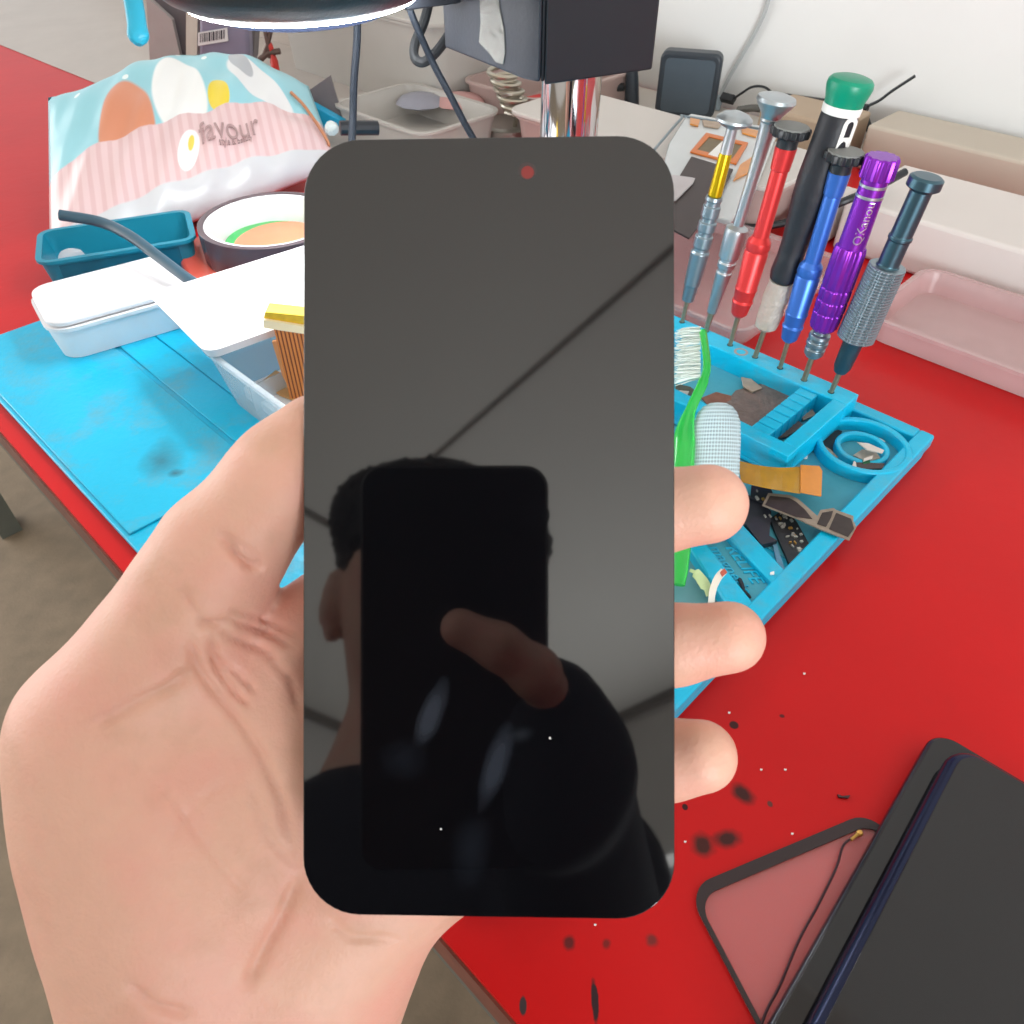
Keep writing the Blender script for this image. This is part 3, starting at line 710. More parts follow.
# ------------------------------------------------------------------ things on the mat and in its cells
def flat(name, poly, z, th, m, label, cat, group=None, bevel=0.0, parent=None, tilt=0.0):
    """thin solid from pixel corners lying at height z; tilt lifts later corners"""
    pts = [W(x, y, z+(tilt*i/len(poly))) for i, (x, y) in enumerate(poly)]
    b = MB().prism(pts, Z*th)
    o = b.build(name, m, parent, bevel=bevel)
    if parent is None: tag(o, label, cat, group)
    return o
m_pcb = mat('circuit_black', (36, 38, 42), .4, var=.3, scale=500)
m_chip = mat('solder_tin', (190, 188, 180), .35, .5, var=.3, scale=900)
m_gold = mat('gold_contact', (206, 160, 84), .3, .7)
m_kap = mat('polyimide_amber', (172, 128, 20), .25, var=.35, scale=160, coat=.4)
m_kap2 = mat('polyimide_orange', (206, 132, 48), .3, var=.2, scale=160, coat=.3)
m_brown = mat('scorched_foil', (128, 112, 104), .5, .35, var=.4, scale=220, bump=.6, bscale=400)
m_tan = mat('shield_tan', (168, 150, 132), .5, var=.3, scale=300)
m_cgrn = mat('clear_green', (70, 226, 100), .15, trans=.6, var=.06)
m_bris = mat('bristle_white', (226, 238, 232), .6)
# toothbrush
def raise_(l): return [W(x, y, z) for x, y, z in l]
tb = thing('toothbrush', W(684, 540, .006), 'translucent green toothbrush with splayed white bristles leaning across the tray', 'toothbrush')
path = spline(raise_([(703, 331, .047), (707, 365, .045), (702, 385, .042), (693, 404, .038), (686, 425, .034), (683, 455, .030), (681, 500, .023), (681, 560, .014), (679, 585, .010)]), 5)
rad = []
for i, p in enumerate(path):
    y = px(p)[1]; rad.append(.0021 if y < 380 else .0027 if y < 410 else .0027+(min(y, 440)-410)/30*.0030 if y < 440 else .0057 if y < 520 else .0057-(y-520)/65*.0030)
MB().tube(path, rad, 16, sy=.62).build('handle', m_cgrn, tb, smooth=True)
bsh = MB(); rr = random.Random(5)
hd0 = [W(702, y, .046-(y-331)*.00008) for y in range(329, 380, 4)]
for c in hd0:
    for j in range(7):
        for _ in range(3):
            st = c+UP*rr.uniform(-.001, .001)+FWD*((j-3)*.0007)-RT*.0012
            en = st-RT*rr.uniform(.0100, .0142)+UP*rr.uniform(-.0035, .0008)+FWD*rr.uniform(-.003, .003)-Z*.001
            mid = (st+en)/2+UP*rr.uniform(0, .0006)
            bsh.tube([st, mid, en], [.00022, .00022, .00016], 5)
bo = bsh.build('bristles', m_bris, tb); bo['kind'] = 'stuff'
# white mesh finger sleeve
m_mesh = mat('white_mesh', (206, 228, 234), .45, trans=.0, alpha=.72, var=.05)
tcn = N(m_mesh, 'ShaderNodeUVMap'); mp_ = N(m_mesh, 'ShaderNodeMapping'); mp_.inputs['Scale'].default_value = (26, 34, 1); m_mesh.node_tree.links.new(tcn.outputs[0], mp_.inputs[0])
vo = N(m_mesh, 'ShaderNodeTexVoronoi'); vo.inputs['Scale'].default_value = 1; vo.inputs['Randomness'].default_value = 0; m_mesh.node_tree.links.new(mp_.outputs[0], vo.inputs['Vector'])
lt = N(m_mesh, 'ShaderNodeMapRange'); lt.inputs['From Min'].default_value = .25; lt.inputs['From Max'].default_value = .4; lt.inputs['To Min'].default_value = .15; lt.inputs['To Max'].default_value = .88
m_mesh.node_tree.links.new(vo.outputs['Distance'], lt.inputs['Value']); m_mesh.node_tree.links.new(lt.outputs[0], m_mesh.node_tree.nodes['Principled BSDF'].inputs['Alpha'])
def sleeve():
    prof = [(403, 0.5), (404, 8), (407, 14), (413, 19), (422, 22.5), (440, 24), (470, 24.5), (500, 24.5), (530, 24)]
    n = 40; vs = []; uvs = []
    for i, (y, hw) in enumerate(prof):
        z = .036-(y-403)*.00017; c = W(718-(y-403)*.06, y, z); s = px(c)[2]/F; r = hw*s
        for k in range(n+1):
            t = 2*math.pi*k/n; vs.append(c+RT*(r*math.cos(t))+FWD*(r*.55*math.sin(t))); uvs.append((k/n*2, (y-403)/127))
    fs = [(i*(n+1)+k, i*(n+1)+k+1, (i+1)*(n+1)+k+1, (i+1)*(n+1)+k) for i in range(len(prof)-1) for k in range(n)]
    b = MB().add(vs, fs); me = bpy.data.meshes.new('mesh_sleeve'); off = vs[-1]
    me.from_pydata([tuple(p-off) for p in b.v], [], b.f); ul = me.uv_layers.new(name='UVMap')
    for p in me.polygons:
        p.use_smooth = True
        for li in p.loop_indices: ul.data[li].uv = uvs[me.loops[li].vertex_index]
    o = bpy.data.objects.new('mesh_sleeve', me); me.materials.append(m_mesh); C.objects.link(o); o.location = off; ORG[o.name] = tuple(off)
    sd = o.modifiers.new('s', 'SOLIDIFY'); sd.thickness = .0004
    tag(o, 'white perforated mesh sleeve beside the green toothbrush', 'sleeve')
sleeve()
# contents of the tray's large compartment
z0 = .0085
flat('scorched_foil_sheet', [(735, 392), (768, 383), (794, 400), (772, 424), (757, 431), (745, 426), (722, 408)], z0, .0012, m_brown, 'grey brown crumpled foil sheet filling the tray compartment, largest scrap there', 'scrap', bevel=.0003, tilt=.003)
flat('copper_shield', [(701, 399), (716, 393), (731, 397), (733, 412), (712, 410)], z0+.001, .0010, mat('copper_brown', (134, 92, 74), .4, .5, var=.4, scale=300), 'reddish copper shield plate in the tray left of the foil sheet', 'scrap', bevel=.0003, tilt=.002)
flat('foil_scrap', [(741, 378), (751, 380), (762, 389), (752, 393), (743, 387)], z0+.0015, .0008, m_tan, 'small pale torn foil scrap above the foil sheet in the tray', 'scrap', tilt=.002)
flat('shield_scrap', [(676, 385), (690, 388), (698, 394), (684, 400), (674, 396)], z0, .001, mat('olive_dark', (66, 72, 60), .5, var=.5, scale=300), 'dark shield scrap under the toothbrush bristles', 'scrap')
flat('foil_scrap', [(679, 391), (689, 392), (685, 400), (678, 398)], z0+.002, .0006, m_chip, 'tiny bright foil scrap under the toothbrush bristles', 'scrap', tilt=.002)
# right compartment
flat('foil_scrap', [(800, 414), (812, 410), (815, 416), (803, 421)], z0+.001, .0008, m_tan, 'upper of two grey scraps in the narrow tray compartment', 'scrap')
flat('foil_scrap', [(780, 432), (797, 421), (803, 427), (786, 438), (777, 439)], z0+.0005, .0010, mat('scrap_brown', (112, 96, 88), .5, .3, var=.4, scale=300), 'lower brown scrap in the narrow tray compartment', 'scrap')
# big cell of the mat: flex, boards
zc = .0045
fx = thing('amber_flex_cable', W(780, 480, .014), 'wide amber flex cable with orange connector end lying over the black boards', 'flex cable')
P_ = [W(x, y, z) for x, y, z in ((738, 461, .020), (760, 466, .019), (782, 468, .017), (801, 467, .016))]
Q_ = [W(x, y, z) for x, y, z in ((741, 482, .019), (760, 487, .018), (782, 491, .016), (800, 494, .015))]
b = MB(); n = len(P_)
P2 = spline(P_, 4); Q2 = spline(Q_, 4); n = len(P2)
vs = P2+Q2+[p+Z*.0003 for p in P2]+[p+Z*.0003 for p in Q2]; fs = []
for i in range(n-1):
    fs += [(i, i+1, n+i+1, n+i), (2*n+i, 3*n+i, 3*n+i+1, 2*n+i+1), (i, 2*n+i, 2*n+i+1, i+1), (n+i, n+i+1, 3*n+i+1, 3*n+i)]
fs += [(0, n, 3*n, 2*n), (n-1, 3*n-1, 4*n-1, 2*n-1)]
b.add(vs, fs).build('film', m_kap, fx)
MB().prism([W(800, 466, .0163), W(819, 467, .0155), W(822, 472, .0155), W(821, 497, .014), W(800, 493, .0153)], Z*.0009).build('connector_end', m_kap2, fx, bevel=.0002)
def board(poly, z, th, label, chips, rs, m=m_pcb, tilt=0.0, name='circuit_board', edge=None):
    root = thing(name, W(*poly[0], z), label, 'circuit board')
    pts = [W(x, y, z+(tilt*i/len(poly))) for i, (x, y) in enumerate(poly)]
    MB().prism(pts, Z*th).build('board', m, root)
    r = random.Random(rs); b = MB(); g = MB()
    for k, (x, y, w_, h_) in enumerate(chips):
        p = W(x, y, z+th+.0004); bb_ = g if k % 5 == 2 else b
        a = R(-74); e1 = Vector((math.cos(a), math.sin(a), 0)); e2 = Vector((-e1.y, e1.x, 0))
        bb_.box(p, e1*(w_*.0003), e2*(h_*.0003), Z*.0005)
    if b.v: b.build('components', m_chip, root)
    if g.v: g.build('gold_contacts', m_gold, root)
    return root
r = random.Random(11)
ch1 = []
while len(ch1) < 34:
    t, s_ = r.random(), r.random(); x = 773+t*28+s_*14+(1-t)*0; y = 516+t*48-s_*6
    ch1.append((x, y, r.choice((1, 2, 2, 3)), r.choice((1, 2, 3))))
board([(769, 521), (785, 510), (796, 524), (812, 553), (803, 564), (790, 570), (786, 560)], zc, .0016, 'black circuit board crowded with silver components in the corner cell', ch1, 3)
board([(741, 498), (757, 502), (770, 516), (768, 540), (776, 545), (760, 549), (744, 528), (738, 512)], zc, .0030, 'plain dark camera board beside the component board', [(765, 516, 3, 1), (770, 516, 3, 1)], 4, m=mat('board_dark', (44, 46, 54), .35, var=.3, scale=300))
b_ = board([(762, 506), (768, 494), (790, 496), (798, 500), (806, 507), (817, 517), (820, 511), (833, 509), (836, 511), (853, 517), (853, 522), (856, 528), (849, 541), (820, 530), (796, 519)], .0118, .0007, 'dark brown foil shield with pale outlined edge resting on the mat rim', [], 5, m=mat('foil_outline', (150, 138, 124), .5, .3, var=.3, scale=300), name='foil_shield')
m_fd = mat('foil_dark', (62, 54, 52), .35, .4, var=.4, scale=200)
MB().prism([W(x, y, .0126) for x, y in ((765, 505), (770, 496), (789, 498), (796, 502), (805, 510), (812, 519), (796, 517))], Z*.0002).prism([W(x, y, .0126) for x, y in ((822, 513), (833, 511), (831, 518), (826, 527), (817, 524))], Z*.0002).prism([W(x, y, .0126) for x, y in ((836, 513), (851, 519), (854, 529), (848, 537), (829, 529))], Z*.0002).build('dark_panel', m_fd, b_)
board([(751, 487), (770, 489), (773, 497), (764, 504), (750, 499)], zc+.004, .0012, 'small black board chip under the flex cable end by the fingertip', [(757, 491, 2, 1), (757, 498, 4, 2), (763, 499, 2, 2)], 6)
def roundbit(name, x, y, z, r_, h, m, label, cat):
    p = W(x, y, z); o = MB().lathe(p, Z, [(0, r_), (h*.7, r_), (h, r_*.6)], 16).build(name, m, smooth=True); tag(o, label, cat); return o
roundbit('camera_module', 791, 571, zc, .0024, .003, mat('amber_lens', (196, 140, 30), .2, .3), 'small round amber camera lens in the near corner of the cell', 'lens')
flat('clear_film_strip', [(772, 543), (776, 544), (785, 572), (777, 566)], zc, .0008, mat('film_blue', (110, 160, 190), .3, alpha=.75), 'clear bluish film strip beside the component board', 'film')
# dish contents
m_tin = mat('tin_plate', (214, 208, 200), .3, .45, var=.1)
flat('metal_shield', [(857, 443), (868, 444), (884, 451), (882, 454), (866, 450)], .0105, .0006, m_tin, 'bright rhombus metal shield on top of the pile in the round dish', 'metal shield', 'metal shields in the dish', tilt=.002)
flat('metal_shield', [(853, 456), (862, 450), (876, 453), (880, 459), (866, 462)], .0075, .0006, mat('tin_dull', (170, 164, 152), .4, .4), 'dull grey metal shield under the rhombus one in the dish', 'metal shield', 'metal shields in the dish', tilt=.002)
flat('metal_shield', [(864, 459), (873, 456), (872, 459), (863, 462)], .0105, .0005, m_tin, 'thin bright metal sliver in the middle of the dish pile', 'metal shield', 'metal shields in the dish')
flat('metal_bracket', [(852, 467), (854, 464), (884, 465), (882, 470), (856, 471)], .0085, .0012, mat('bracket_dark', (70, 62, 62), .4, .3), 'dark flat bracket with pale edge across the front of the dish', 'bracket')
flat('metal_bracket', [(851, 470), (853, 463), (855, 464), (856, 470)], .0090, .0014, m_tin, 'bright end tab at the left of the dark dish bracket', 'bracket')
flat('green_chip', [(862, 461), (869, 460), (870, 464), (863, 465)], .0090, .0008, mat('chip_green', (40, 110, 74), .4), 'tiny green board chip in the dish pile', 'chip')
flat('spring_contact', [(873, 437), (880, 439), (885, 442), (883, 444), (875, 440)], .0060, .0006, m_tin, 'bright spring contact in the outer channel of the dish', 'contact')
flat('dark_gasket', [(822, 439), (826, 432), (836, 430), (842, 432), (838, 440), (836, 452), (829, 455), (822, 447)], .0042, .0006, mat('gasket_black', (40, 46, 48), .6, var=.4, scale=200), 'black foam gasket in the outer channel of the dish, left side', 'gasket')
flat('dark_gasket', [(882, 470), (898, 462), (898, 474), (886, 476)], .0042, .0006, mat('gasket_black', (40, 46, 48), .6), 'black foam gasket in the outer channel of the dish, near side', 'gasket')
flat('tan_strip', [(823, 446), (830, 450), (838, 458), (834, 458), (825, 452)], .0052, .0006, m_tan, 'tan foil strip curling along the dish channel', 'strip')
# near strip: torn flex and bits
tf = thing('torn_flex', W(712, 600, .012), 'torn white and green Y shaped flex ribbon beside the lower fingertip', 'flex cable')
def ribbon(pts, w_, m, name, par, side_=None):
    P = spline(pts, 5); L = []; Rr = []
    for i, p in enumerate(P):
        t = (P[min(i+1, len(P)-1)]-P[max(i-1, 0)]).normalized(); s = side_ if side_ else t.cross(-FWD).normalized()
        ww = w_[min(int(i/len(P)*len(w_)), len(w_)-1)]; L.append(p+s*ww); Rr.append(p-s*ww)
    n = len(P); vs = L+Rr+[p+FWD*.0004 for p in L]+[p+FWD*.0004 for p in Rr]; fs = []
    for i in range(n-1): fs += [(i, i+1, n+i+1, n+i), (2*n+i, 3*n+i, 3*n+i+1, 2*n+i+1), (i, 2*n+i, 2*n+i+1, i+1), (n+i, n+i+1, 3*n+i+1, 3*n+i)]
    fs += [(0, n, 3*n, 2*n), (n-1, 3*n-1, 4*n-1, 2*n-1)]
    return MB().add(vs, fs).build(name, m, par)
ribbon([W(711, 606, .006), W(713, 590, .012), W(718, 578, .016), W(724, 571, .018)], [.0014, .0015, .0016, .0016], mat('flex_white', (232, 222, 206), .4), 'ribbon', tf)
ribbon([W(709, 596, .008), W(705, 585, .010), W(697, 574, .012), (W(690, 570, .012))], [.0012, .0024, .0022, .0008], mat('flex_pale_green', (196, 216, 160), .4), 'ribbon', tf)
MB().prism([W(720, 573, .019), W(724, 569, .019), W(727, 573, .019), W(722, 577, .019)], Z*.0006).build('copper_pad', mat('pad_copper', (190, 90, 70), .4), tf)
b = MB().tube(spline([W(739, 578, .0072), W(742, 585, .0085), (W(744, 591, .008)), W(751, 598, .0075)], 4), [.0003]+[.0010]*6+[.0008]*5+[.0003], 8).build('black_thread_scrap', mat('thread_black', (26, 30, 40), .6)); tag(b, 'twisted black scrap lying on the embossed label cell', 'scrap')
flat('white_crumb', [(770, 573), (774, 572), (774, 575), (770, 575)], RZ, .0006, m_white, 'white crumb on the mat rim between the cells', 'crumb')
flat('white_crumb', [(803, 457), (808, 456), (807, 459), (803, 459)], .0042, .0008, m_white, 'white crumb on the mat next to the round dish', 'crumb')
# ------------------------------------------------------------------ red bench, near right: glass with black border, cable, phone panels
fg = thing('screen_glass', W(770, 920, 0), 'clear screen glass with a black printed border lying on the red bench', 'glass')
m_film = mat('clear_glass_sheet', (225, 205, 205), .12, alpha=.13, var=.02, spec=.6)
m_bord = mat('black_border', (44, 30, 32), .35)
O_ = [(696, 886), (868, 811), (1010, 930), (868, 1110)]
g0, g1, g3 = W(686, 889, .001), W(871, 811, .001), W(790, 1072, .001)
gx = (g1-g0); gw = gx.length; gx.normalize(); gy = (g3-g0); gy = (gy-gx*gy.dot(gx)).normalized(); gh = .115
def gp(a, b): return g0+gx*a+gy*b
outer = rrect(0, gw, 0, gh, .009, gp, 8); t_, bl = .0040, .0016
inner = rrect(bl, gw-bl, t_, gh-bl, .0075, gp, 8); n = len(outer)
vs = [p+Z*.0005 for p in outer]+[p+Z*.0005 for p in inner]+list(outer)+list(inner); fs = []
for i in range(n):
    q = (i+1) % n; fs += [(i, q, n+q, n+i), (2*n+i, 3*n+i, 3*n+q, 2*n+q), (i, 2*n+i, 2*n+q, q), (n+i, n+q, 3*n+q, 3*n+i)]
MB().add(vs, fs).build('printed_border', m_bord, fg)
MB().prism([p-Z*.0006 for p in outer], Z*.0005).build('glass_sheet', m_film, fg)
cb = thing('antenna_cable', W(800, 930, .002), 'thin dark antenna cable with tiny gold plug lying on the bordered glass', 'cable')
MB().tube(spline([W(x, y, .0022) for x, y in ((852, 838), (843, 846), (836, 868), (818, 905), (799, 940), (780, 985), (766, 1012), (757, 1040))], 6), .00042, 8).build('wire', mat('cable_maroon', (58, 26, 34), .5), cb, smooth=True)
MB().lathe(W(859, 834, .0018), Z, [(0, .0011), (.0012, .0011), (.0016, .0007)], 16).tube([W(858, 834, .0024), W(851, 840, .0024)], .0006, 8).build('plug', m_gold, cb, smooth=True)
# glossy black phone panels leaning at the bench corner
m_gb = mat('glossy_black', (16, 13, 13), .08, ior=1.5, var=0)
m_gb2 = mat('glossy_black_frame', (16, 18, 30), .2, ior=1.6)
def quadslab(pts, th, name, m, par, bevel=0.0):
    a, b, c = pts[:3]; nn = (b-a).cross(c-a).normalized(); nn = nn if nn.z > 0 else -nn
    return MB().prism(pts, -nn*th).build(name, m, par, bevel=bevel)
pa = thing('black_phone', W(860, 960, .0), 'glossy black phone lying face up in the near right corner of the bench', 'phone')
A1, A2 = W(905, 782, .010), W(755, 1048, .010); dv = (A2-A1).normalized(); dn = Vector((-dv.y, dv.x, 0)); dn = dn if dn.x > 0 else -dn
a_s = A1-dv*.030; 
MB().prism(rrect(0, .150, 0, .052, .008, lambda p, q: a_s+dv*p+dn*q-Z*.0095, 8), Z*.0085).build('housing', m_gb2, pa, bevel=.0016, seg=3)
MB().prism(rrect(.0012, .1488, .0012, .0508, .0072, lambda p, q: a_s+dv*p+dn*q-Z*.001, 8), Z*.0008).build('front_glass', m_gb, pa, bevel=.0002)
# second phone lying on it with a rounded blue-black rail
pb = thing('black_phone', W(900, 960, .012), 'second glossy black phone with bright rounded rail, stacked over the first phone', 'phone')
B0, B1, B2 = W(906, 838, .021), W(853, 960, .021), W(792, 1056, .021)
m_rail = mat('blue_black_rail', (30, 36, 62), .22, .6)
B1 = (B0+B2)/2+(B1-(B0+B2)/2)*.25
dv2 = (B2-B0).normalized(); dn2 = Vector((-dv2.y, dv2.x, 0)); dn2 = dn2 if dn2.x > 0 else -dn2
b_s = B0-dv2*.050
MB().prism(rrect(0, .150, 0, .060, .010, lambda p, q: b_s+dv2*p+dn2*q-Z*.0110, 8), Z*.0085).build('housing', m_rail, pb, bevel=.0040, seg=5, smooth=True)
MB().prism(rrect(.003, .147, .0034, .0566, .008, lambda p, q: b_s+dv2*p+dn2*q-Z*.0026, 8), Z*.0008).build('front_glass', m_gb, pb, bevel=.0002)
# bench grit
for i, (x, y) in enumerate(((804, 674), (761, 770), (729, 713), (785, 770), (595, 925), (685, 842), (792, 834))):
    flat('white_crumb', [(x-1, y-1), (x+1.5, y-.6), (x+1, y+1), (x-1, y+.7)], 0.0001, .0004, m_white, 'tiny pale crumb scattered on the bare red bench top', 'crumb', 'crumbs scattered on the red bench')
o_ = flat('metal_clip', [(837, 795), (842, 797), (850, 796), (848, 799), (838, 798)], .0001, .0008, mat('clip_dark', (60, 30, 34), .4), 'small dark metal clip on the red bench above the bordered glass', 'clip')

# ------------------------------------------------------------------ left: white trays, flex strips, tape roll, bag, baskets
m_wp = mat('white_box_plastic', (240, 240, 244), .35)
m_frost = mat('frosted_clear', (214, 226, 234), .22, trans=.0, alpha=.42, var=.03, spec=.6)
m_frost2 = mat('frosted_clear_warm', (206, 200, 194), .3, alpha=.62, var=.05, scale=18, spec=.6)
def openbox(root, f, x0, x1, y0, y1, z0, z1, th, flare, m, rim=None, r=.006, name='body'):
    """open box with rounded corners; f(x, y) -> world xy"""
    o0 = rrect(x0, x1, y0, y1, r, f, 5); o1 = rrect(x0-flare, x1+flare, y0-flare, y1+flare, r+flare, f, 5)
    i0 = rrect(x0+th, x1-th, y0+th, y1-th, max(r-th, .001), f, 5); i1 = rrect(x0-flare+th, x1+flare-th, y0-flare+th, y1+flare-th, max(r+flare-th, .001), f, 5)
    n = len(o0); vs = [p+Z*z0 for p in o0]+[p+Z*z1 for p in o1]+[p+Z*z1 for p in i1]+[p+Z*(z0+th) for p in i0]; fs = [tuple(range(n)), tuple(3*n+k for k in range(n-1, -1, -1))]
    for j in range(3):
        for i in range(n):
            q = (i+1) % n; fs.append((j*n+i, j*n+q, (j+1)*n+q, (j+1)*n+i))
    MB().add(vs, fs).build(name, m, root, smooth=True, angle=50)
    if rim:
        a = rrect(x0-flare-rim, x1+flare+rim, y0-flare-rim, y1+flare+rim, r+flare+rim, f, 5); b = i1
        vs = [p+Z*(z1-.0012) for p in a]+[p+Z*(z1+.0010) for p in a]+[p+Z*(z1+.0010) for p in b]+[p+Z*(z1-.0012) for p in b]; fs = []
        for j in range(4):
            for i in range(n): q = (i+1) % n; fs.append((j*n+i, j*n+q, ((j+1) % 4)*n+q, ((j+1) % 4)*n+i))
        MB().add(vs, fs).build('rim', m, root)
# clear parts box: near-left bottom corner at px(225,437), long side along the bench
q0 = uv(W(203, 352, .044)); q0 = (q0[0]-.012, q0[1]+.004)

bx = thing('clear_parts_box', W(290, 430, .004), 'clear frosted parts box with a white rim, under the thumb tip', 'box')
openbox(bx, lambda a, b: M(q0[0]+a, q0[1]+b), .006, .150, .006, .075, .0048, .044, .0012, .008, m_frost, .0018, .008)
dv_ = MB().add([M(q0[0]+.03, q0[1]+.008, .007), M(q0[0]+.031, q0[1]+.008, .007), M(q0[0]+.031, q0[1]+.072, .007), M(q0[0]+.03, q0[1]+.072, .007), M(q0[0]+.03, q0[1]+.008, .024), M(q0[0]+.031, q0[1]+.008, .024), M(q0[0]+.031, q0[1]+.072, .024), M(q0[0]+.03, q0[1]+.072, .024)], [(0,1,2,3),(4,5,6,7),(0,1,5,4),(1,2,6,5),(2,3,7,6),(3,0,4,7)]).build('divider', m_frost, bx)
fm = MB().urect(q0[0]+.010, q0[0]+.147, q0[1]+.012, q0[1]+.071, .0065, .012, .004).build('foam_sheet', mat('foam_white', (236, 240, 244), .8)); tag(fm, 'white foam sheet lining the clear parts box', 'foam')
# ribbon of orange flex strips standing in the box
fs_ = thing('orange_flex_bundle', W(290, 400, .014), 'upright bundle of orange striped flex strips with gold tops beside the panel', 'flex cable')
m_of = mat('orange_flex', (206, 128, 62), .35, var=.1)
wv = N(m_of, 'ShaderNodeTexWave'); wv.bands_direction = 'X'; wv.inputs['Scale'].default_value = 150; m_of.node_tree.links.new(N(m_of, 'ShaderNodeTexCoord').outputs['Object'], wv.inputs['Vector'])
mr_ = N(m_of, 'ShaderNodeMapRange'); mr_.inputs['From Min'].default_value = .55; mr_.inputs['From Max'].default_value = .8; m_of.node_tree.links.new(wv.outputs['Fac'], mr_.inputs['Value']); overlay(m_of, mr_.outputs[0], (120, 62, 30))
Yf = W(290, 398, .014).y
def fy(x, y, dy=0): return WY(x, y, Yf+dy)
m_gy = mat('gold_yellow', (232, 196, 60), .3, .3, var=.2, scale=300)
MB().prism([fy(273, 326), fy(322, 334), fy(332, 412), fy(290, 400)], Vector((0, .012, 0))).build('strips', m_of, fs_, bevel=.0002)
MB().prism([fy(263, 320, -.001), fy(324, 330, -.001), fy(324, 337, -.001), fy(264, 328, -.001)], Vector((0, .003, 0))).build('contact_row', mat('contact_white', (246, 236, 200), .4), fs_)
MB().prism([fy(265, 312, .001), fy(324, 318, .001), fy(324, 331, .001), fy(263, 321, .001)], Vector((0, .010, 0))).build('gold_top', m_gy, fs_, bevel=.0003)
MB().prism([fy(272, 342, .003), fy(284, 340, .003), fy(294, 398, .003), (fy(282, 375, .003))], Vector((0, .002, 0))).build('side_tab', mat('side_tab_tan', (214, 150, 96), .4), fs_)
flat('tan_flex', [(262, 382), (276, 371), (300, 384), (296, 402), (280, 396)], .013, .0006, mat('flex_tan', (206, 158, 100), .4), 'tan flex scrap lying at the foot of the orange bundle', 'flex cable')
# big white boxes lit by the ring lamp
wb = thing('white_tray', W(240, 330, .004), 'large white plastic tray brightly lit under the round lamp', 'tray')
t0, t1, t3 = W(176, 320, .050), W(330, 269, .050), W(236, 372, .050)
tx = (t1-t0); tw = .20; tx.normalize(); ty = Vector((-tx.y, tx.x, 0))
openbox(wb, lambda a, b: Vector((t0.x, t0.y, 0))+tx*a+ty*b, 0.0, .21, -.045, .035, .0462, .0515, .0015, .002, m_wp, None, .006)
wc = thing('white_case', W(160, 330, .004), 'rounded white plastic case at the left frame edge on the blue mat', 'case')
c0 = W(206, 322, .0045)
cx_ = (W(150, 344, .0045)-c0); cx_.z = 0; 
qa = W(205, 325, .004); qb = W(135, 346, .004); ax1 = (qa-qb).normalized(); ay1 = Vector((-ax1.y, ax1.x, 0))
openbox(wc, lambda a, b: Vector((qb.x, qb.y, 0))+ax1*a+ay1*b, -.040, .045, .004, .060, .0048, .026, .002, .003, m_wp, .001, .012)
MB().prism(rrect(-.042, .047, .002, .062, .012, lambda a, b: Vector((qb.x, qb.y, .0275))+ax1*a+ay1*b, 6), Z*.004).build('lid', m_wp, wc, bevel=.0012)
# thick dark cable coming in from the left
ck = MB().tube(spline([W(60, 215, .06), W(100, 222, .055), W(130, 236, .052), W(160, 258, .046), W(188, 279, .041), W(206, 290, .0385), W(225, 300, .0385)], 6), .0036, 14).build('dark_cable', mat('cable_blue_black', (52, 80, 96), .3), smooth=True); tag(ck, 'thick dark blue cable running in from the left over the white case', 'cable')
# red packet and tape roll
m_rp = mat('red_packet', (206, 84, 66), .35, var=.15, scale=30, coat=.3)
rp_ = MB().prism([W(x, y, .001) for x, y in ((178, 262), (215, 244), (330, 232), (360, 290), (240, 320), (196, 300))], Z*.0125).build('red_packet', m_rp, bevel=.003, seg=3, smooth=True); tag(rp_, 'orange red packet lying under the tape roll', 'packet')
wl = MB().prism([W(x, y, .0136) for x, y in ((240, 262), (262, 258), (282, 268), (300, 262), (330, 268), (300, 284), (258, 282))], Z*.0004).build('packet_label', mat('label_pale', (240, 190, 178), .5), rp_)
tr_ = thing('tape_roll', W(262, 250, .014), 'wide roll of dark tape with a white core on the red packet', 'tape roll')
tc_ = W(270, 220, .036); rt_ = .0515
def rr3(r0, r1, z0, z1, name, m):
    b = MB(); n = 64; vs = []
    for k in range(n):
        t = 2*math.pi*k/n
        for r, z in ((r0, z0), (r0, z1), (r1, z1), (r1, z0)): vs.append(Vector((tc_.x+r*math.cos(t), tc_.y+r*math.sin(t), z)))
    fs = [(k*4+j, ((k+1) % n)*4+j, ((k+1) % n)*4+(j+1) % 4, k*4+(j+1) % 4) for k in range(n) for j in range(4)]
    b.add(vs, fs).build(name, m, tr_, smooth=True, bevel=.0004)
rr3(rt_-.0042, rt_, .0137, .0372, 'tape_winding', mat('tape_brown', (84, 70, 76), .25, var=.1))
rr3(rt_-.0072, rt_-.0043, .0137, .0366, 'core', m_wp)
gr = MB().lathe((tc_.x-.006, tc_.y+.010, .0137), Z, [(0, .034), (.003, .034), (.0036, .033)], 40).build('green_tape_roll', mat('green_tape', (40, 176, 84), .3), smooth=True); tag(gr, 'flat green disc inside the white tape core', 'disc')
pc_ = MB().lathe((tc_.x+.006, tc_.y-.004, .0174), Z, [(0, .034), (.0045, .034), (.0062, .031)], 40).build('peach_lid', mat('peach_plastic', (226, 140, 104), .45), smooth=True); tag(pc_, 'round peach coloured lid inside the tape core', 'lid')
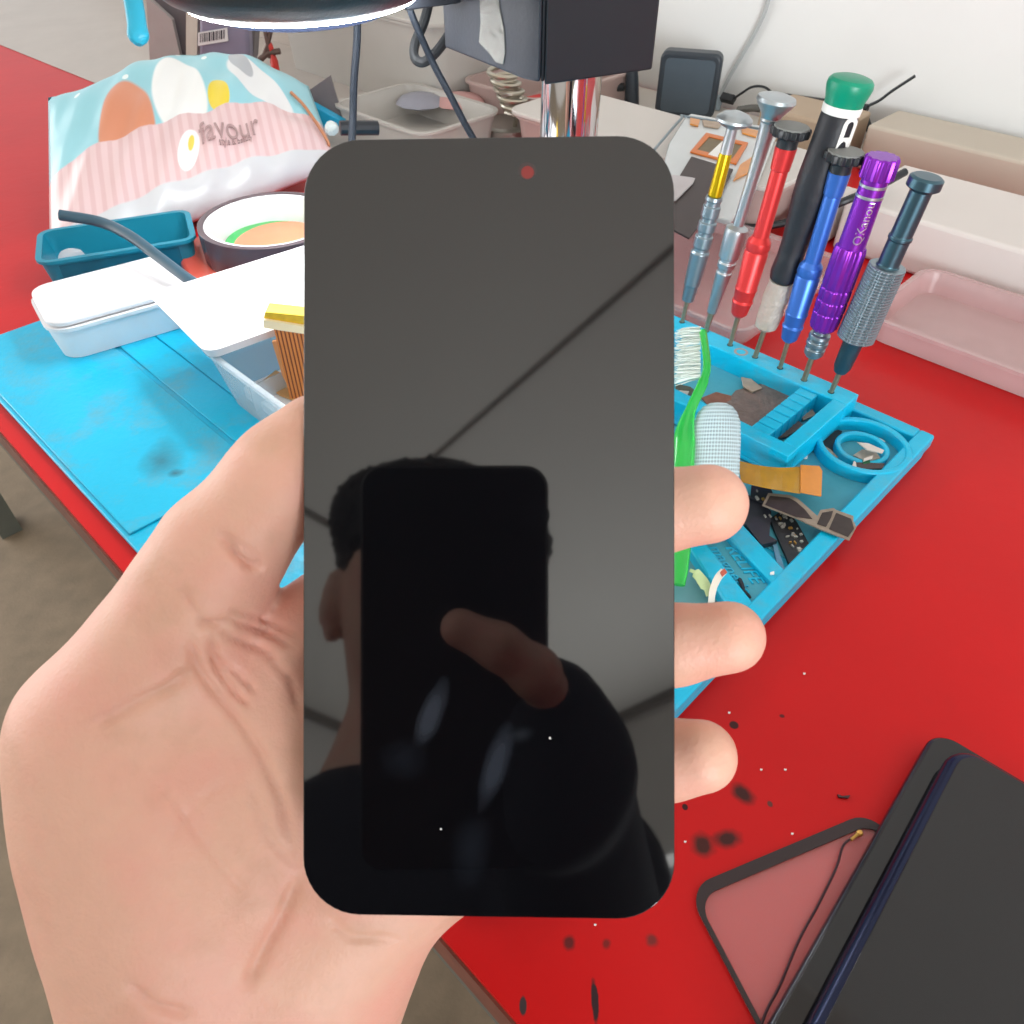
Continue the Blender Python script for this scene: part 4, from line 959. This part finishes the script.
# teal basket with slots
tk = thing('teal_basket', W(150, 280, .0), 'teal slotted plastic basket in front of the printed bag', 'basket')
m_tk = mat('teal_plastic', (24, 134, 160), .4, var=.05)
k0, k1 = W(60, 304, .0), W(200, 280, .0); kx = (k1-k0); kx.z = 0; kl = kx.length; kx.normalize(); ky = Vector((-kx.y, kx.x, 0))
kf = lambda a, b: Vector((k0.x, k0.y, 0))+kx*a+ky*b
openbox(tk, kf, 0, kl, .012, .060, .0006, .027, .002, .004, m_tk, .002, .005)
b = MB()
for k in range(22):
    a = .01+k*(kl-.02)/21
    c = kf(a, .0095); b.box(Vector((c.x, c.y, .015)), kx*.0022, ky*.0010, Z*.0085)
b.build('slot_ribs', mat('teal_dark', (16, 98, 122), .5), tk)
# the printed bag
def bag():
    root = thing('printed_bag', W(190, 210, .03), 'puffy plastic bag with sky blue top, pink striped band and printed lettering', 'bag')
    BL, BR, TR, TL = D(50, 272, .578), D(338, 166, .68), D(296, 52, .755), D(48, 86, .66)
    nx, ny = 72, 40; rg = random.Random(2)
    xx = (BR-BL); nn = (BR-BL).cross(TL-BL).normalized(); nn = nn if nn.dot(FWD) < 0 else -nn
    top_ = [0.93, .93, .95, 1.0, 1.03, 1.05, 1.05, 1.03, 1.0, .93, .80, .68]
    def surf(s, t, sgn):
        k = s*(len(top_)-1); i = min(int(k), len(top_)-2); th = top_[i]*(1-(k-i))+top_[i+1]*(k-i)
        p = (BL.lerp(BR, s)).lerp(TL.lerp(TR, s), t*th)
        e = (max(0, 1-(2*s-1)**4)*max(0, 1-(2*t-1)**4))**.7
        wr = .0035*math.sin(s*17+t*5)*math.sin(t*11+s*3)+.002*math.sin(s*41-t*13)+.0025*math.sin(t*23+s*9)*max(0, s-.6)
        return p+nn*(sgn*(.026*e)+wr*e*(1 if sgn > 0 else .5))
    vs = []; uvs = []
    for sgn in (1, -1):
        for j in range(ny+1):
            for i in range(nx+1): vs.append(surf(i/nx, j/ny, sgn)); uvs.append((i/nx, j/ny))
    m_ = (nx+1)*(ny+1); fs = []
    for q in (0, 1):
        for j in range(ny):
            for i in range(nx):
                a = q*m_+j*(nx+1)+i; fs.append((a, a+1, a+nx+2, a+nx+1) if q == 0 else (a, a+nx+1, a+nx+2, a+1))
    m = mat('bag_print', (150, 208, 220), .28, var=.04, scale=30, spec=.6)
    uvn = N(m, 'ShaderNodeUVMap'); sx = N(m, 'ShaderNodeSeparateXYZ'); nt = m.node_tree; nt.links.new(uvn.outputs[0], sx.inputs[0])
    def gt(sock, v, w_=.004):
        r_ = N(m, 'ShaderNodeMapRange'); r_.inputs['From Min'].default_value = v-w_; r_.inputs['From Max'].default_value = v+w_; nt.links.new(sock, r_.inputs['Value']); return r_.outputs[0]
    def ml(a, b):
        r_ = N(m, 'ShaderNodeMath', operation='MULTIPLY'); nt.links.new(a, r_.inputs[0]); nt.links.new(b, r_.inputs[1]); return r_.outputs[0]
    def inv(a):
        r_ = N(m, 'ShaderNodeMath', operation='SUBTRACT'); r_.inputs[0].default_value = 1; nt.links.new(a, r_.inputs[1]); return r_.outputs[0]
    # plain rounded hills and clouds printed on the blue
    for cx, cy, rx, ry, ro, col in ((.485, .60, .10, .27, .05, (238, 240, 240)), (.29, .48, .10, .30, .0, (212, 140, 108)), (.625, .53, .042, .12, 0, (232, 208, 60)), (.785, .62, .075, .24, .35, (226, 228, 230)), (.735, .78, .035, .12, .2, (176, 180, 186)),
                                    (.30, .80, .012, .02, 0, (235, 245, 245)), (.60, .86, .012, .02, 0, (235, 245, 245)), (.50, .93, .012, .02, 0, (235, 245, 245)), (.12, .86, .012, .02, 0, (235, 245, 245))):
        overlay(m, blob_fac(m, uvn.outputs[0], (cx, cy), rx, ry, ro, .04, .0, 5), col)
    # pink band with stripes
    overlay(m, inv(gt(sx.outputs['Y'], .45)), (224, 196, 198))
    wv_ = N(m, 'ShaderNodeTexWave'); wv_.bands_direction = 'X'; wv_.inputs['Scale'].default_value = 9; nt.links.new(uvn.outputs[0], wv_.inputs['Vector'])
    overlay(m, ml(inv(gt(sx.outputs['Y'], .45)), gt(wv_.outputs['Fac'], .6, .15)), (216, 182, 184))
    overlay(m, blob_fac(m, uvn.outputs[0], (.485, .25), .040, .10, -.2, .05, 0, 5), (240, 240, 238))
    overlay(m, blob_fac(m, uvn.outputs[0], (.497, .28), .012, .04, -.2, .1, 0, 5), (226, 206, 90))
    overlay(m, inv(gt(sx.outputs['Y'], .12)), (206, 208, 212))
    b_, s_ = base_link(m)
    me = bpy.data.meshes.new('pouch'); off = Vector(ORG[root.name]); me.from_pydata([tuple(p-off) for p in vs], [], fs)
    ul = me.uv_layers.new(name='UVMap')
    for p in me.polygons:
        p.use_smooth = True
        for li in p.loop_indices: ul.data[li].uv = uvs[me.loops[li].vertex_index]
    bm = bmesh.new(); bm.from_mesh(me); bmesh.ops.remove_doubles(bm, verts=bm.verts, dist=1e-5); bmesh.ops.recalc_face_normals(bm, faces=bm.faces); bm.to_mesh(me); bm.free()
    me.materials.append(m); o = bpy.data.objects.new('pouch', me); C.objects.link(o); o.parent = root; ORG[o.name] = ORG[root.name]
    W_ = xx.length
    def on(s0, t0):
        def f(x, y):
            s = s0+x/W_; t = t0+y/.105; p = surf(s, t, 1); return p+nn*.0016, nn
        return f
    mt = mat('print_grey', (172, 142, 142), .6)
    text_mesh('favour', .021, on(.635, .29), .0003, 'lettering', mt, root)
    text_mesh('style & beauty', .0052, on(.65, .215), .0004, 'lettering', mt, root)
    # brown string at the right end
    MB().tube(spline([surf(.90, .62, 1)+nn*.002, surf(.94, .50, 1)+nn*.002, surf(.985, .2, 1)+nn*.003, D(326, 148, .69)], 5), .0014, 8).build('seam_string', mat('string_tan', (190, 130, 96), .6), root)
bag()

# ------------------------------------------------------------------ microscope stand, ring lamp
m_md = mat('microscope_black', (38, 43, 51), .45, var=.06, bump=.08, bscale=500)
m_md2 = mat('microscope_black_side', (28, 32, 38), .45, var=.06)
m_chrome = mat('chrome', (215, 215, 218), .06, 1.0, var=.01)
ms = thing('microscope', WY(570, 110, .50)*1.0, 'black boxy microscope head clamped on a thick chrome pole', 'microscope')
zb = .1506
Lp, Cq, Cp, Rp = W(445, 48, zb), W(523, 79.5, zb), W(540, 83, zb), W(652, 68, zb); Bp = Lp+(Rp-Cp)*1.0
Cp2 = Cp+(Rp-Cp).normalized()*.0035; back = Vector((.008, .07, 0))
MB().prism([Lp, Cq, Cp, Cp+back, Lp+back], Z*.16).build('left_housing', m_md, ms, bevel=.0015)
dr = (Rp-Cp).normalized()
MB().prism([Cp+dr*.0003+back*.03, Cp+dr*.0024+back*.03, Cp+dr*.0024+back, Cp+dr*.0003+back], Z*.16).build('corner_strip', m_md2, ms, bevel=.0006)
MB().prism([Cp+dr*.0026-Z*.0015, Rp-Z*.001, Rp+back-Z*.001, Cp+dr*.0026+back-Z*.0015], Z*.16).build('right_housing', m_md2, ms, bevel=.0012)
pc0 = WY(570, 110, .50); pole = Vector((pc0.x, .50, 0))
MB().lathe((pole.x, pole.y, .0108), Z, [(0, .0176), (.36, .0176)], 48).build('pole', m_chrome, ms, smooth=True)
MB().prism(rrect(-.05, .05, -.036, .05, .008, lambda a, b: Vector((pole.x, pole.y, .0055))+RT*a+Vector((0, b, 0)), 6), Z*.005).build('base_plate', m_md2, ms, bevel=.001)
tp = []
for x, y in ((480, -20), (499, -20), (500, 5), (505, 30), (506, 52), (504, 64), (497, 62), (488, 50), (480, 42), (482, 22)):
    n_ = (Cq-Lp).cross(Z).normalized(); d = ray(x, y); p = CAM+d*((Lp-CAM).dot(n_)/d.dot(n_)); n_ = n_ if n_.dot(FWD) < 0 else -n_; tp.append(p+n_*.0004)
t_ = MB().prism(tp, n_*.0005).build('clear_tape_strip', mat('crinkled_tape', (130, 130, 126), .25, alpha=.6, var=.3, scale=120, bump=.8, bscale=120)); tag(t_, 'crinkled clear tape strip stuck on the microscope side', 'tape')
MB().lathe((.5*(Rp.x+Cp.x)-.006, Rp.y+.01, zb+.149), Z, [(0, .012), (.004, .012)], 20).build('top_knob', m_md2, ms)
# ring lamp
lc = D(302, -9, .41); ax = (Z+Vector((0, -.045, .0))).normalized()
lamp = thing('ring_lamp', lc, 'round black work lamp with a glowing white rim hanging at the top', 'lamp')
RL = 116*.41/F
MB().lathe(lc, ax, [(-.0006, RL*1.02), (.003, RL*1.14), (.010, RL*1.26), (.022, RL*1.26), (.034, RL*1.05), (.038, RL*.8)], 72).build('housing', mat('lamp_black', (52, 58, 62), .35, bump=.1, bscale=600, var=.08), lamp, smooth=True, angle=50)
m_led = mat('lit_diffuser', (255, 255, 255), .5, emit=(250, 252, 255), es=LAMP)
b = MB(); n = 72; vs = []
a1 = ax.cross(Vector((1, 0, 0))).normalized(); a2 = ax.cross(a1)
for k in range(n):
    t = 2*math.pi*k/n
    for r, h in ((RL*.80, -.0020), (RL*.80, -.0006), (RL, -.0006), (RL, -.0020)): vs.append(lc+(a1*math.cos(t)+a2*math.sin(t))*r+ax*h)
b.add(vs, [(k*4+j, ((k+1) % n)*4+j, ((k+1) % n)*4+(j+1) % 4, k*4+(j+1) % 4) for k in range(n) for j in range(4)]).build('diffuser_ring', m_led, lamp, smooth=True, angle=50)
MB().lathe(lc, -ax, [(.0004, RL*.79), (.0070, RL*.79), (.0085, RL*.70)], 60).build('inner_bezel', mat('navy_plastic', (8, 16, 32), .4), lamp, smooth=True, angle=40)
arm0 = D(405, -6, .43); arm1 = D(452, -12, .44)
MB().prism(rrect(0, (arm1-arm0).length+.006, -.012, .012, .003, lambda a, b_: arm0+(arm1-arm0).normalized()*a+Vector((0, b_, -.006)), 4), Z*.022).build('mount_arm', m_md2, lamp, bevel=.001)
# black cables from the lamp
def cable(name, pts, r_, m, label, n=6): o = MB().tube(spline(pts, n), r_, 10).build(name, m, smooth=True); tag(o, label, 'cable', None); return o
m_cb = mat('black_cable', (26, 32, 40), .6, spec=.2)
cable('lamp_cable', [D(357, 5, .50), D(357, 40, .505), D(354, 80, .51), D(353, 115, .515), D(352, 150, .51), D(356, 190, .50), D(370, 230, .485)], .0026, m_cb, 'straight black cable hanging down behind the round lamp')
cable('lamp_cable', [D(407, 2, .46), D(418, 30, .465), D(434, 65, .475), D(450, 95, .48), D(464, 122, .485), D(480, 150, .49), D(495, 175, .49)], .0021, m_cb, 'black cable running diagonally down to the top of the display panel')
cable('lamp_cable', [D(430, -2, .50), D(424, 22, .50), D(415, 44, .50), D(415, 58, .50), D(424, 62, .50), D(438, 50, .50), D(452, 30, .505), D(462, 15, .51)], .0031, mat('grey_cable', (38, 40, 42), .6, spec=.25), 'thick dark cable looping beside the microscope head')
# spring holder
sp_ = thing('spring_holder', W(505, 136, .0), 'silver coil spring tool holder standing behind the panel', 'holder')
cc = W(508, 134, .0); pts_ = []
for k in range(0, 121):
    t = k/120; yy = 68+t*44; xx = 500+t*18
    c = WY(xx, yy, cc.y-.02); s = px(c)[2]/F; th = t*2*math.pi*5.5; r_ = 13*s
    pts_.append(c+RT*(r_*math.cos(th))+Vector((0, 1, 0))*(r_*math.sin(th)))
e_ = pts_[-1]; pts_ += [WY(517, 116, cc.y-.02), WY(515, 124, cc.y-.015), WY(514, 136, cc.y-.01)]
MB().tube(pts_, .0024, 8).build('coil', mat('spring_steel', (176, 170, 156), .3, .9), sp_, smooth=True)
MB().lathe((cc.x, cc.y, .0), Z, [(0, .030), (.010, .030), (.012, .026), (.012, .024)], 32).build('base_cup', mat('cup_tin', (150, 146, 138), .35, .7), sp_, smooth=True)

# ------------------------------------------------------------------ back left clutter
def obox(name, u0, u1, v0, v1, z0, z1, m, label, cat, rim=True, fl=.006, lid=None):
    root = thing(name, M((u0+u1)/2, (v0+v1)/2, z0), label, cat)
    openbox(root, lambda a, b: M(a, b), u0, u1, v0, v1, z0, z1, .002, fl, m, .003 if rim else None, .012)
    if lid: MB().prism([p+Z*(z1+.0012) for p in rrect(u0-fl-.004, u1+fl+.004, v0-fl-.004, v1+fl+.004, .016)], Z*.004).build('lid', lid, root, bevel=.001)
    return root
m_fb = mat('cloudy_bin', (190, 186, 180), .35, alpha=.80, var=.08, scale=14, spec=.6)
m_fb2 = mat('cloudy_bin_pink', (196, 172, 166), .35, alpha=.72, var=.08, scale=14, spec=.6)
m_beige = mat('beige_card', (176, 166, 158), .7, var=.08, scale=12)
obox('storage_bin', -.99, -.70, .60, .835, .001, .085, m_fb, 'large cloudy storage bin behind the straight black cable', 'bin', lid=m_fb)
obox('storage_bin', -.685, -.585, .63, .80, .001, .035, m_fb2, 'low pinkish cloudy bin behind the coil spring', 'bin')
obox('storage_bin', -.73, -.60, .49, .585, .001, .030, m_fb, 'low cloudy bin peeking over the top edge of the display panel', 'bin')
obox('cardboard_box', -1.60, -1.02, .66, .84, .001, .15, m_beige, 'large beige box at the back left behind the bag', 'box', rim=False)
bb1 = MB().prism([WY(150, 66, 1.02), WY(252, 66, 1.02), WY(258, -30, 1.02), WY(142, -30, 1.02)], Vector((0, .035, 0))).build('dark_pouch', mat('pouch_smoke', (112, 106, 110), .4, var=.5, scale=16, bump=.6, bscale=40), bevel=.006, seg=3, smooth=True); tag(bb1, 'dark smoky pouch behind the printed bag under the lamp', 'pouch')
sg_ = MB().prism([WY(150, 64, 1.005), WY(182, 64, 1.005), WY(172, 20, 1.005), WY(146, -4, 1.005)], Vector((0, .008, 0))).build('pale_card', mat('card_pale', (172, 166, 166), .6, var=.1)); tag(sg_, 'pale card leaning on the dark pouch near the blue handle', 'card')
ps = MB().prism([WY(186, 64, .985), WY(197, 64, .985), WY(198, -30, .985), WY(186, -30, .985)], Vector((0, .004, 0))).build('cream_strip', mat('cream_strip', (204, 200, 190), .6)); tag(ps, 'cream upright strip behind the bag between pouch and label packet', 'strip')
lb = thing('label_packet', WY(225, 64, .98), 'grey violet packet with a white barcode label under the lamp rim', 'packet')
MB().prism([WY(199, 64, .98), WY(250, 64, .98), WY(246, -20, .98), WY(199, -20, .98)], Vector((0, .02, 0))).build('pouch', mat('packet_violet', (134, 130, 152), .4, var=.35, scale=22), lb, bevel=.004)
MB().prism([WY(198, 46, .977), WY(228, 41, .977), WY(227, 28, .977), WY(198, 33, .977)], Vector((0, .002, 0))).build('white_label', mat('label_white', (226, 226, 228), .5), lb)
b = MB(); r = random.Random(4); x = 200
while x < 224:
    w_ = r.choice((.6, 1, 1.6)); yo = (x-198)*-.17
    b.prism([WY(x, 43+yo, .9765), WY(x+w_, 43+yo, .9765), WY(x+w_, 34+yo, .9765), WY(x, 34+yo, .9765)], Vector((0, .0004, 0))); x += w_+r.choice((.8, 1.2))
b.build('barcode', mat('ink_dark', (60, 60, 70), .6), lb)
hb_ = MB().tube(spline([D(126, -25, .52), D(133, 0, .52), D(137, 25, .52), D(139, 45, .52)], 5), [.0062]*11+[.0066, .0070, .0068, .0055, .0025], 16, sy=.7).build('blue_handle', mat('handle_cyan', (38, 168, 200), .35), smooth=True); tag(hb_, 'rounded sky blue tool handle hanging at the top left', 'handle')
cl = thing('red_clipper', WY(270, 76, .93), 'small clipper with red grip standing behind the bag', 'clipper')
MB().tube(spline([WY(265, 28, .93), WY(269, 42, .93), WY(273, 56, .93), WY(277, 78, .93)], 4), [.0030]*5+[.0045]*4+[.0068]*4, 12, sy=.6).build('red_grip', mat('grip_red', (196, 52, 44), .35), cl, smooth=True)
MB().tube([WY(264, 26, .928), WY(268, 44, .928), WY(270, 58, .928)], .0024, 10).tube([WY(272, 26, .928), WY(268, 44, .928), WY(262, 60, .928)], .0022, 10).tube([WY(258, 61, .928), WY(268, 53, .928), WY(280, 51, .928)], .0030, 10).build('jaws', mat('jaw_brown', (96, 78, 72), .4, .3), cl, smooth=True)
sq_ = MB().prism([WY(300, 97, .86), WY(330, 76, .86), WY(344, 122, .86), WY(304, 122, .86)], Vector((0, .004, 0))).build('dark_card', mat('card_grey', (112, 106, 108), .5, var=.15)); tag(sq_, 'dark grey card corner sticking up behind the bag', 'card')
ct = MB().prism([WY(300, 98, .83), WY(345, 123, .83), WY(335, 132, .83), WY(300, 132, .83)], Vector((0, .012, 0))).build('cyan_box_edge', mat('cyan_box', (10, 150, 190), .4), bevel=.001); tag(ct, 'cyan plastic box corner between the bag and the display panel', 'box')
gl = MB().lathe(D(333, 131, .62), -FWD, [(0, .004), (.004, .006), (.008, .0045), (.010, .002)], 9).build('glass_bead_knob', mat('glassy_white', (180, 190, 188), .2, bump=.5, bscale=90)); tag(gl, 'small faceted white knob at the top left corner of the panel', 'knob')
bj = MB().tube([D(340, 128, .62), D(360, 128, .625), D(378, 128, .63)], .0055, 10).build('black_joint', m_md2, smooth=True); tag(bj, 'short black rod joint beside the white knob', 'rod')
rb = MB().prism([WY(508, 125, .90), WY(546, 128, .90), WY(546, 98, .90), WY(516, 104, .90)], Vector((0, .02, 0))).build('red_carton', mat('carton_red', (190, 46, 44), .5), bevel=.001); tag(rb, 'small red carton behind the coil spring next to the pole', 'carton')
ps_ = MB().slab([M(-1.9, .36), M(-.565, .41), M(-.56, .57), M(-.75, .60), M(-.75, .845), M(-1.9, .845)], .0004, .0009).build('plastic_sheet', mat('sheet_greige', (184, 176, 170), .45, var=.1, scale=14, bump=.5, bscale=30)); tag(ps_, 'greyish plastic sheet spread on the bench under bins and bag', 'sheet')
pp_ = MB().slab([M(-.66, .66), M(-.31, .66), M(-.31, .848), M(-.66, .848)], .0001, .0005).build('paper_sheet', mat('paper_greige', (204, 198, 190), .7, var=.06, scale=14)); tag(pp_, 'pale paper sheet under the charger along the wall', 'paper')
# bags inside the bins
for i, (x0, y0, x1, y1, col) in enumerate(((392, 92, 452, 128, (148, 148, 160)), (440, 100, 480, 132, (196, 150, 146)))):
    c = WY((x0+x1)/2, (y0+y1)/2, .90); c.z = max(c.z, .028)
    o = MB().lathe(c-Z*.012, Z, [(0, .014), (.005, .028), (.010, .022), (.013, .006)], 10).build('plastic_bag', mat('bag_' + ('grey', 'pink')[i], col, .4, alpha=.85, bump=.9, bscale=60), smooth=True); tag(o, ('crumpled grey plastic bag in the low bin behind the panel', 'crumpled pinkish plastic bag beside the coil spring')[i], 'bag')

# ------------------------------------------------------------------ back right: boxes, charger, cables, housings
m_lidb = mat('milky_lid', (206, 200, 194), .35, alpha=.9, var=.05, scale=12, spec=.6)
stb = obox('milky_storage_box', -.555, -.285, .575, .655, .001, .038, m_fb2, 'milky flat storage box under the phone back housing', 'box', lid=m_lidb)
zt = .0446
m_pb = mat('pearl_back_glass', (196, 202, 204), .2, var=.08, scale=20, coat=.3)
hs = thing('phone_back_housing', W(720, 160, zt), 'pearly phone back housing with orange square coil lying on the storage box', 'phone housing')
def zp(l, z): return [W(x, y, z) for x, y in l]
MB().prism(zp([(664, 165), (668, 148), (684, 122), (690, 118), (770, 132), (776, 140), (752, 200), (730, 226), (640, 205)], zt), Z*.004).build('back_plate', m_pb, hs, bevel=.0012)
b = MB()
L1 = zp([(654, 150), (681, 119), (688, 117), (772, 131)], zt+.0045); b.tube(spline(L1, 4), .0012, 8); b.build('metal_rim', m_silvd, hs, smooth=True)
# orange coil frame
fo = zp([(706, 134), (748, 144), (736, 165), (690, 153)], zt+.0044); fi = zp([(709, 138), (742, 146), (732, 160), (697, 151)], zt+.0044)
vs = fo+fi+[p+Z*.0012 for p in fo]+[p+Z*.0012 for p in fi]; fs = []
for i in range(4):
    q = (i+1) % 4; fs += [(i, q, 4+q, 4+i), (8+i, 12+i, 12+q, 8+q), (i, 8+i, 8+q, q), (4+i, 4+q, 12+q, 12+i)]
MB().add(vs, fs).build('coil_frame', mat('coil_orange', (206, 112, 44), .4), hs)
MB().prism(fi, Z*.0006).build('coil_core', mat('coil_brown', (108, 92, 58), .4, .3, var=.3, scale=200), hs)
MB().prism(zp([(722, 142), (732, 145), (722, 159), (708, 155)], zt+.0052), Z*.0006).build('white_sticker', m_white, hs)
for l in ([(690, 119), (700, 121), (698, 127), (690, 125)], [(702, 121), (722, 124), (718, 129), (704, 127)], [(741, 128), (758, 132), (756, 138), (742, 134)], [(740, 166), (752, 158), (748, 174), (736, 180), (733, 182)]):
    MB().prism(zp(l, zt+.0044), Z*.0012).build('orange_flex', m_kap2 if l[0][0] != 702 else m_tan, hs)
bp_ = MB().prism(zp([(691, 158), (733, 171), (716, 205), (689, 240), (662, 226), (668, 196)], zt+.0062), Z*.0015).build('dark_back_panel', mat('panel_brown', (56, 44, 44), .5, var=.1), bevel=.0004); tag(bp_, 'dark brown phone back panel over the pearly housing', 'phone panel')
tc2 = MB().prism(zp([(660, 174), (695, 179), (693, 184), (676, 201), (655, 205)], zt+.0085), Z*.0008).build('clear_corner_piece', mat('clear_corner', (198, 192, 194), .25, alpha=.8)); tag(tc2, 'clear plastic corner piece on the dark back panel', 'plastic piece')
# clear lid lying on the red bench behind the tool row
cl_ = thing('clear_box_lid', M(-.26, .50, 0), 'clear shallow box lid lying on the red bench behind the drivers', 'lid')
openbox(cl_, lambda a, b: M(a, b), -.375, -.203, .418, .558, .0006, .012, .0012, .002, mat('clear_lid', (216, 196, 196), .2, alpha=.36, var=.04, spec=.7), .0022, .010)
# white boxes
m_wb = mat('white_box', (214, 208, 204), .5, var=.05, scale=20)
def wbx(name, u0, u1, v0, v1, z1, label, cat, bev=.004, m=m_wb): o = MB().urect(u0, u1, v0, v1, .0006, z1, .003).build(name, m, bevel=bev, seg=3, smooth=True); return tag(o, label, cat)
wbx('power_adapter', -.272, -.238, .603, .640, .034, 'small white power adapter on the bench between red and black drivers', 'adapter')
wbx('white_carton', -.232, -.05, .598, .70, .040, 'white carton on the bench behind the purple driver', 'carton')
wbx('beige_carton', -.30, -.02, .775, .838, .040, 'beige carton against the wall behind the tool row', 'carton', m=mat('beige_box', (188, 178, 164), .6, var=.06, scale=16))
wbx('tan_carton', -.40, -.315, .752, .815, .040, 'small tan carton behind the red driver', 'carton', m=mat('tan_box', (172, 152, 130), .6, var=.1, scale=16))
c2 = thing('clear_tray', M(-.10, .52, 0), 'pinkish clear tray corner at the right edge behind the knurled driver', 'tray')
openbox(c2, lambda a, b: M(a, b), -.150, .02, .490, .580, .0006, .016, .0015, .003, mat('clear_tray_pink', (216, 186, 186), .25, alpha=.6, spec=.6), .002, .012)
# charger
cg = thing('charger_block', M(-.53, .83, 0), 'black square charger block against the white wall', 'charger')
g0_, g1_ = W(656, 115, 0), W(711, 120, 0); gxv = (g1_-g0_); gl_ = gxv.length; gxv.normalize(); gyv = Vector((-gxv.y, gxv.x, 0))
k0 = g0_; 
m_ch = mat('charger_black', (46, 54, 62), .4, var=.08); 
MB().prism(rrect(-.002, gl_+.002, .001, .064, .008, lambda a, b: k0+gxv*a+Z*b+gyv*-.004, 6), gyv*-.0+gyv*.020).build('housing', m_ch, cg, bevel=.003, seg=3)
MB().prism(rrect(.004, gl_-.004, .006, .058, .005, lambda a, b: k0+gxv*a+Z*b-gyv*.0048, 5), gyv*.002).build('front_label', mat('charger_face', (72, 84, 94), .35, var=.08), cg)
m_wc = mat('white_grey_cable', (168, 172, 172), .5)
def wallp(x, y, off=.004):
    d = ray(x, y); return CAM+d*(((WV-off)-CAM.dot(V2))/d.dot(V2))
cable('wall_cable', [wallp(775, -30), wallp(767, 5), wallp(758, 27), wallp(744, 52), wallp(730, 76), wallp(722, 92), wallp(716, 104, .008)], .0022, m_wc, 'pale grey cable running down the white wall to the charger')
o = MB().tube([wallp(720, 96, .012), wallp(715, 110, .018)], .0052, 12).build('cable_plug', mat('plug_clear', (160, 176, 186), .3)); tag(o, 'pale translucent plug at the end of the wall cable', 'plug')
bk = thing('black_usb_cable', wallp(740, 98, .02), 'thin black cable with block plug arching along the wall to the right', 'cable')
MB().tube(spline([wallp(733, 99, .02), wallp(742, 93, .02), wallp(752, 87, .02), wallp(764, 87, .02), wallp(774, 94, .02), wallp(784, 100, .02)], 5), .0013, 8).tube(spline([wallp(868, 106, .02), wallp(880, 100, .02), wallp(892, 91, .02), wallp(915, 76, .02)], 5), .0014, 8).build('wire', m_blk, bk, smooth=True)
MB().tube([wallp(722, 97, .02), wallp(734, 100, .02)], .0052, 4).build('plug', m_blk, bk)
MB().tube([wallp(780, 96, .02), wallp(800, 99, .02), wallp(830, 103, .02), wallp(868, 108, .02)], .0034, 10).build('inline_bar', m_blk, bk, smooth=True)
cable('black_wall_cable', [wallp(864, 112, .008), wallp(868, 126, .008), wallp(876, 142, .010), wallp(884, 156, .012), wallp(893, 176, .016)], .0034, m_blk, 'black cable dropping behind the green capped driver')
cable('bench_cable', [W(738, 228, .006), W(768, 226, .008), W(800, 219, .014), W(828, 208, .036), W(850, 199, .045), W(872, 190, .048), W(905, 172, .055)], .0030, m_blk, 'black cable crossing behind the blue and purple drivers')
cable('bench_cable', [WY(744, 178, .80), WY(756, 170, .80), WY(770, 160, .80), WY(784, 152, .80)], .0034, m_blk, 'short black cable behind the silver and red drivers')
cable('bench_cable', [wallp(738, 110, .05), wallp(755, 108, .05), wallp(768, 112, .05), wallp(770, 118, .05)], .0036, mat('dull_grey_cable', (92, 92, 88), .5), 'dull grey cable behind the domed silver driver caps')
bp2 = thing('black_plug', M(-.585, .80, 0), 'narrow black plug standing beside the chrome pole', 'plug')
q = WY(632, 104, .95)
MB().tube([Vector((q.x, .95, .001)), WY(632, 84, .95), WY(632, 70, .95)], [.0085, .0075, .0065], 12).build('plug_body', m_ch, bp2, smooth=True)
MB().tube([WY(624, 87, .95), WY(612, 88, .955), WY(596, 87, .96)], .0042, 10).build('lead', m_blk, bp2, smooth=True)
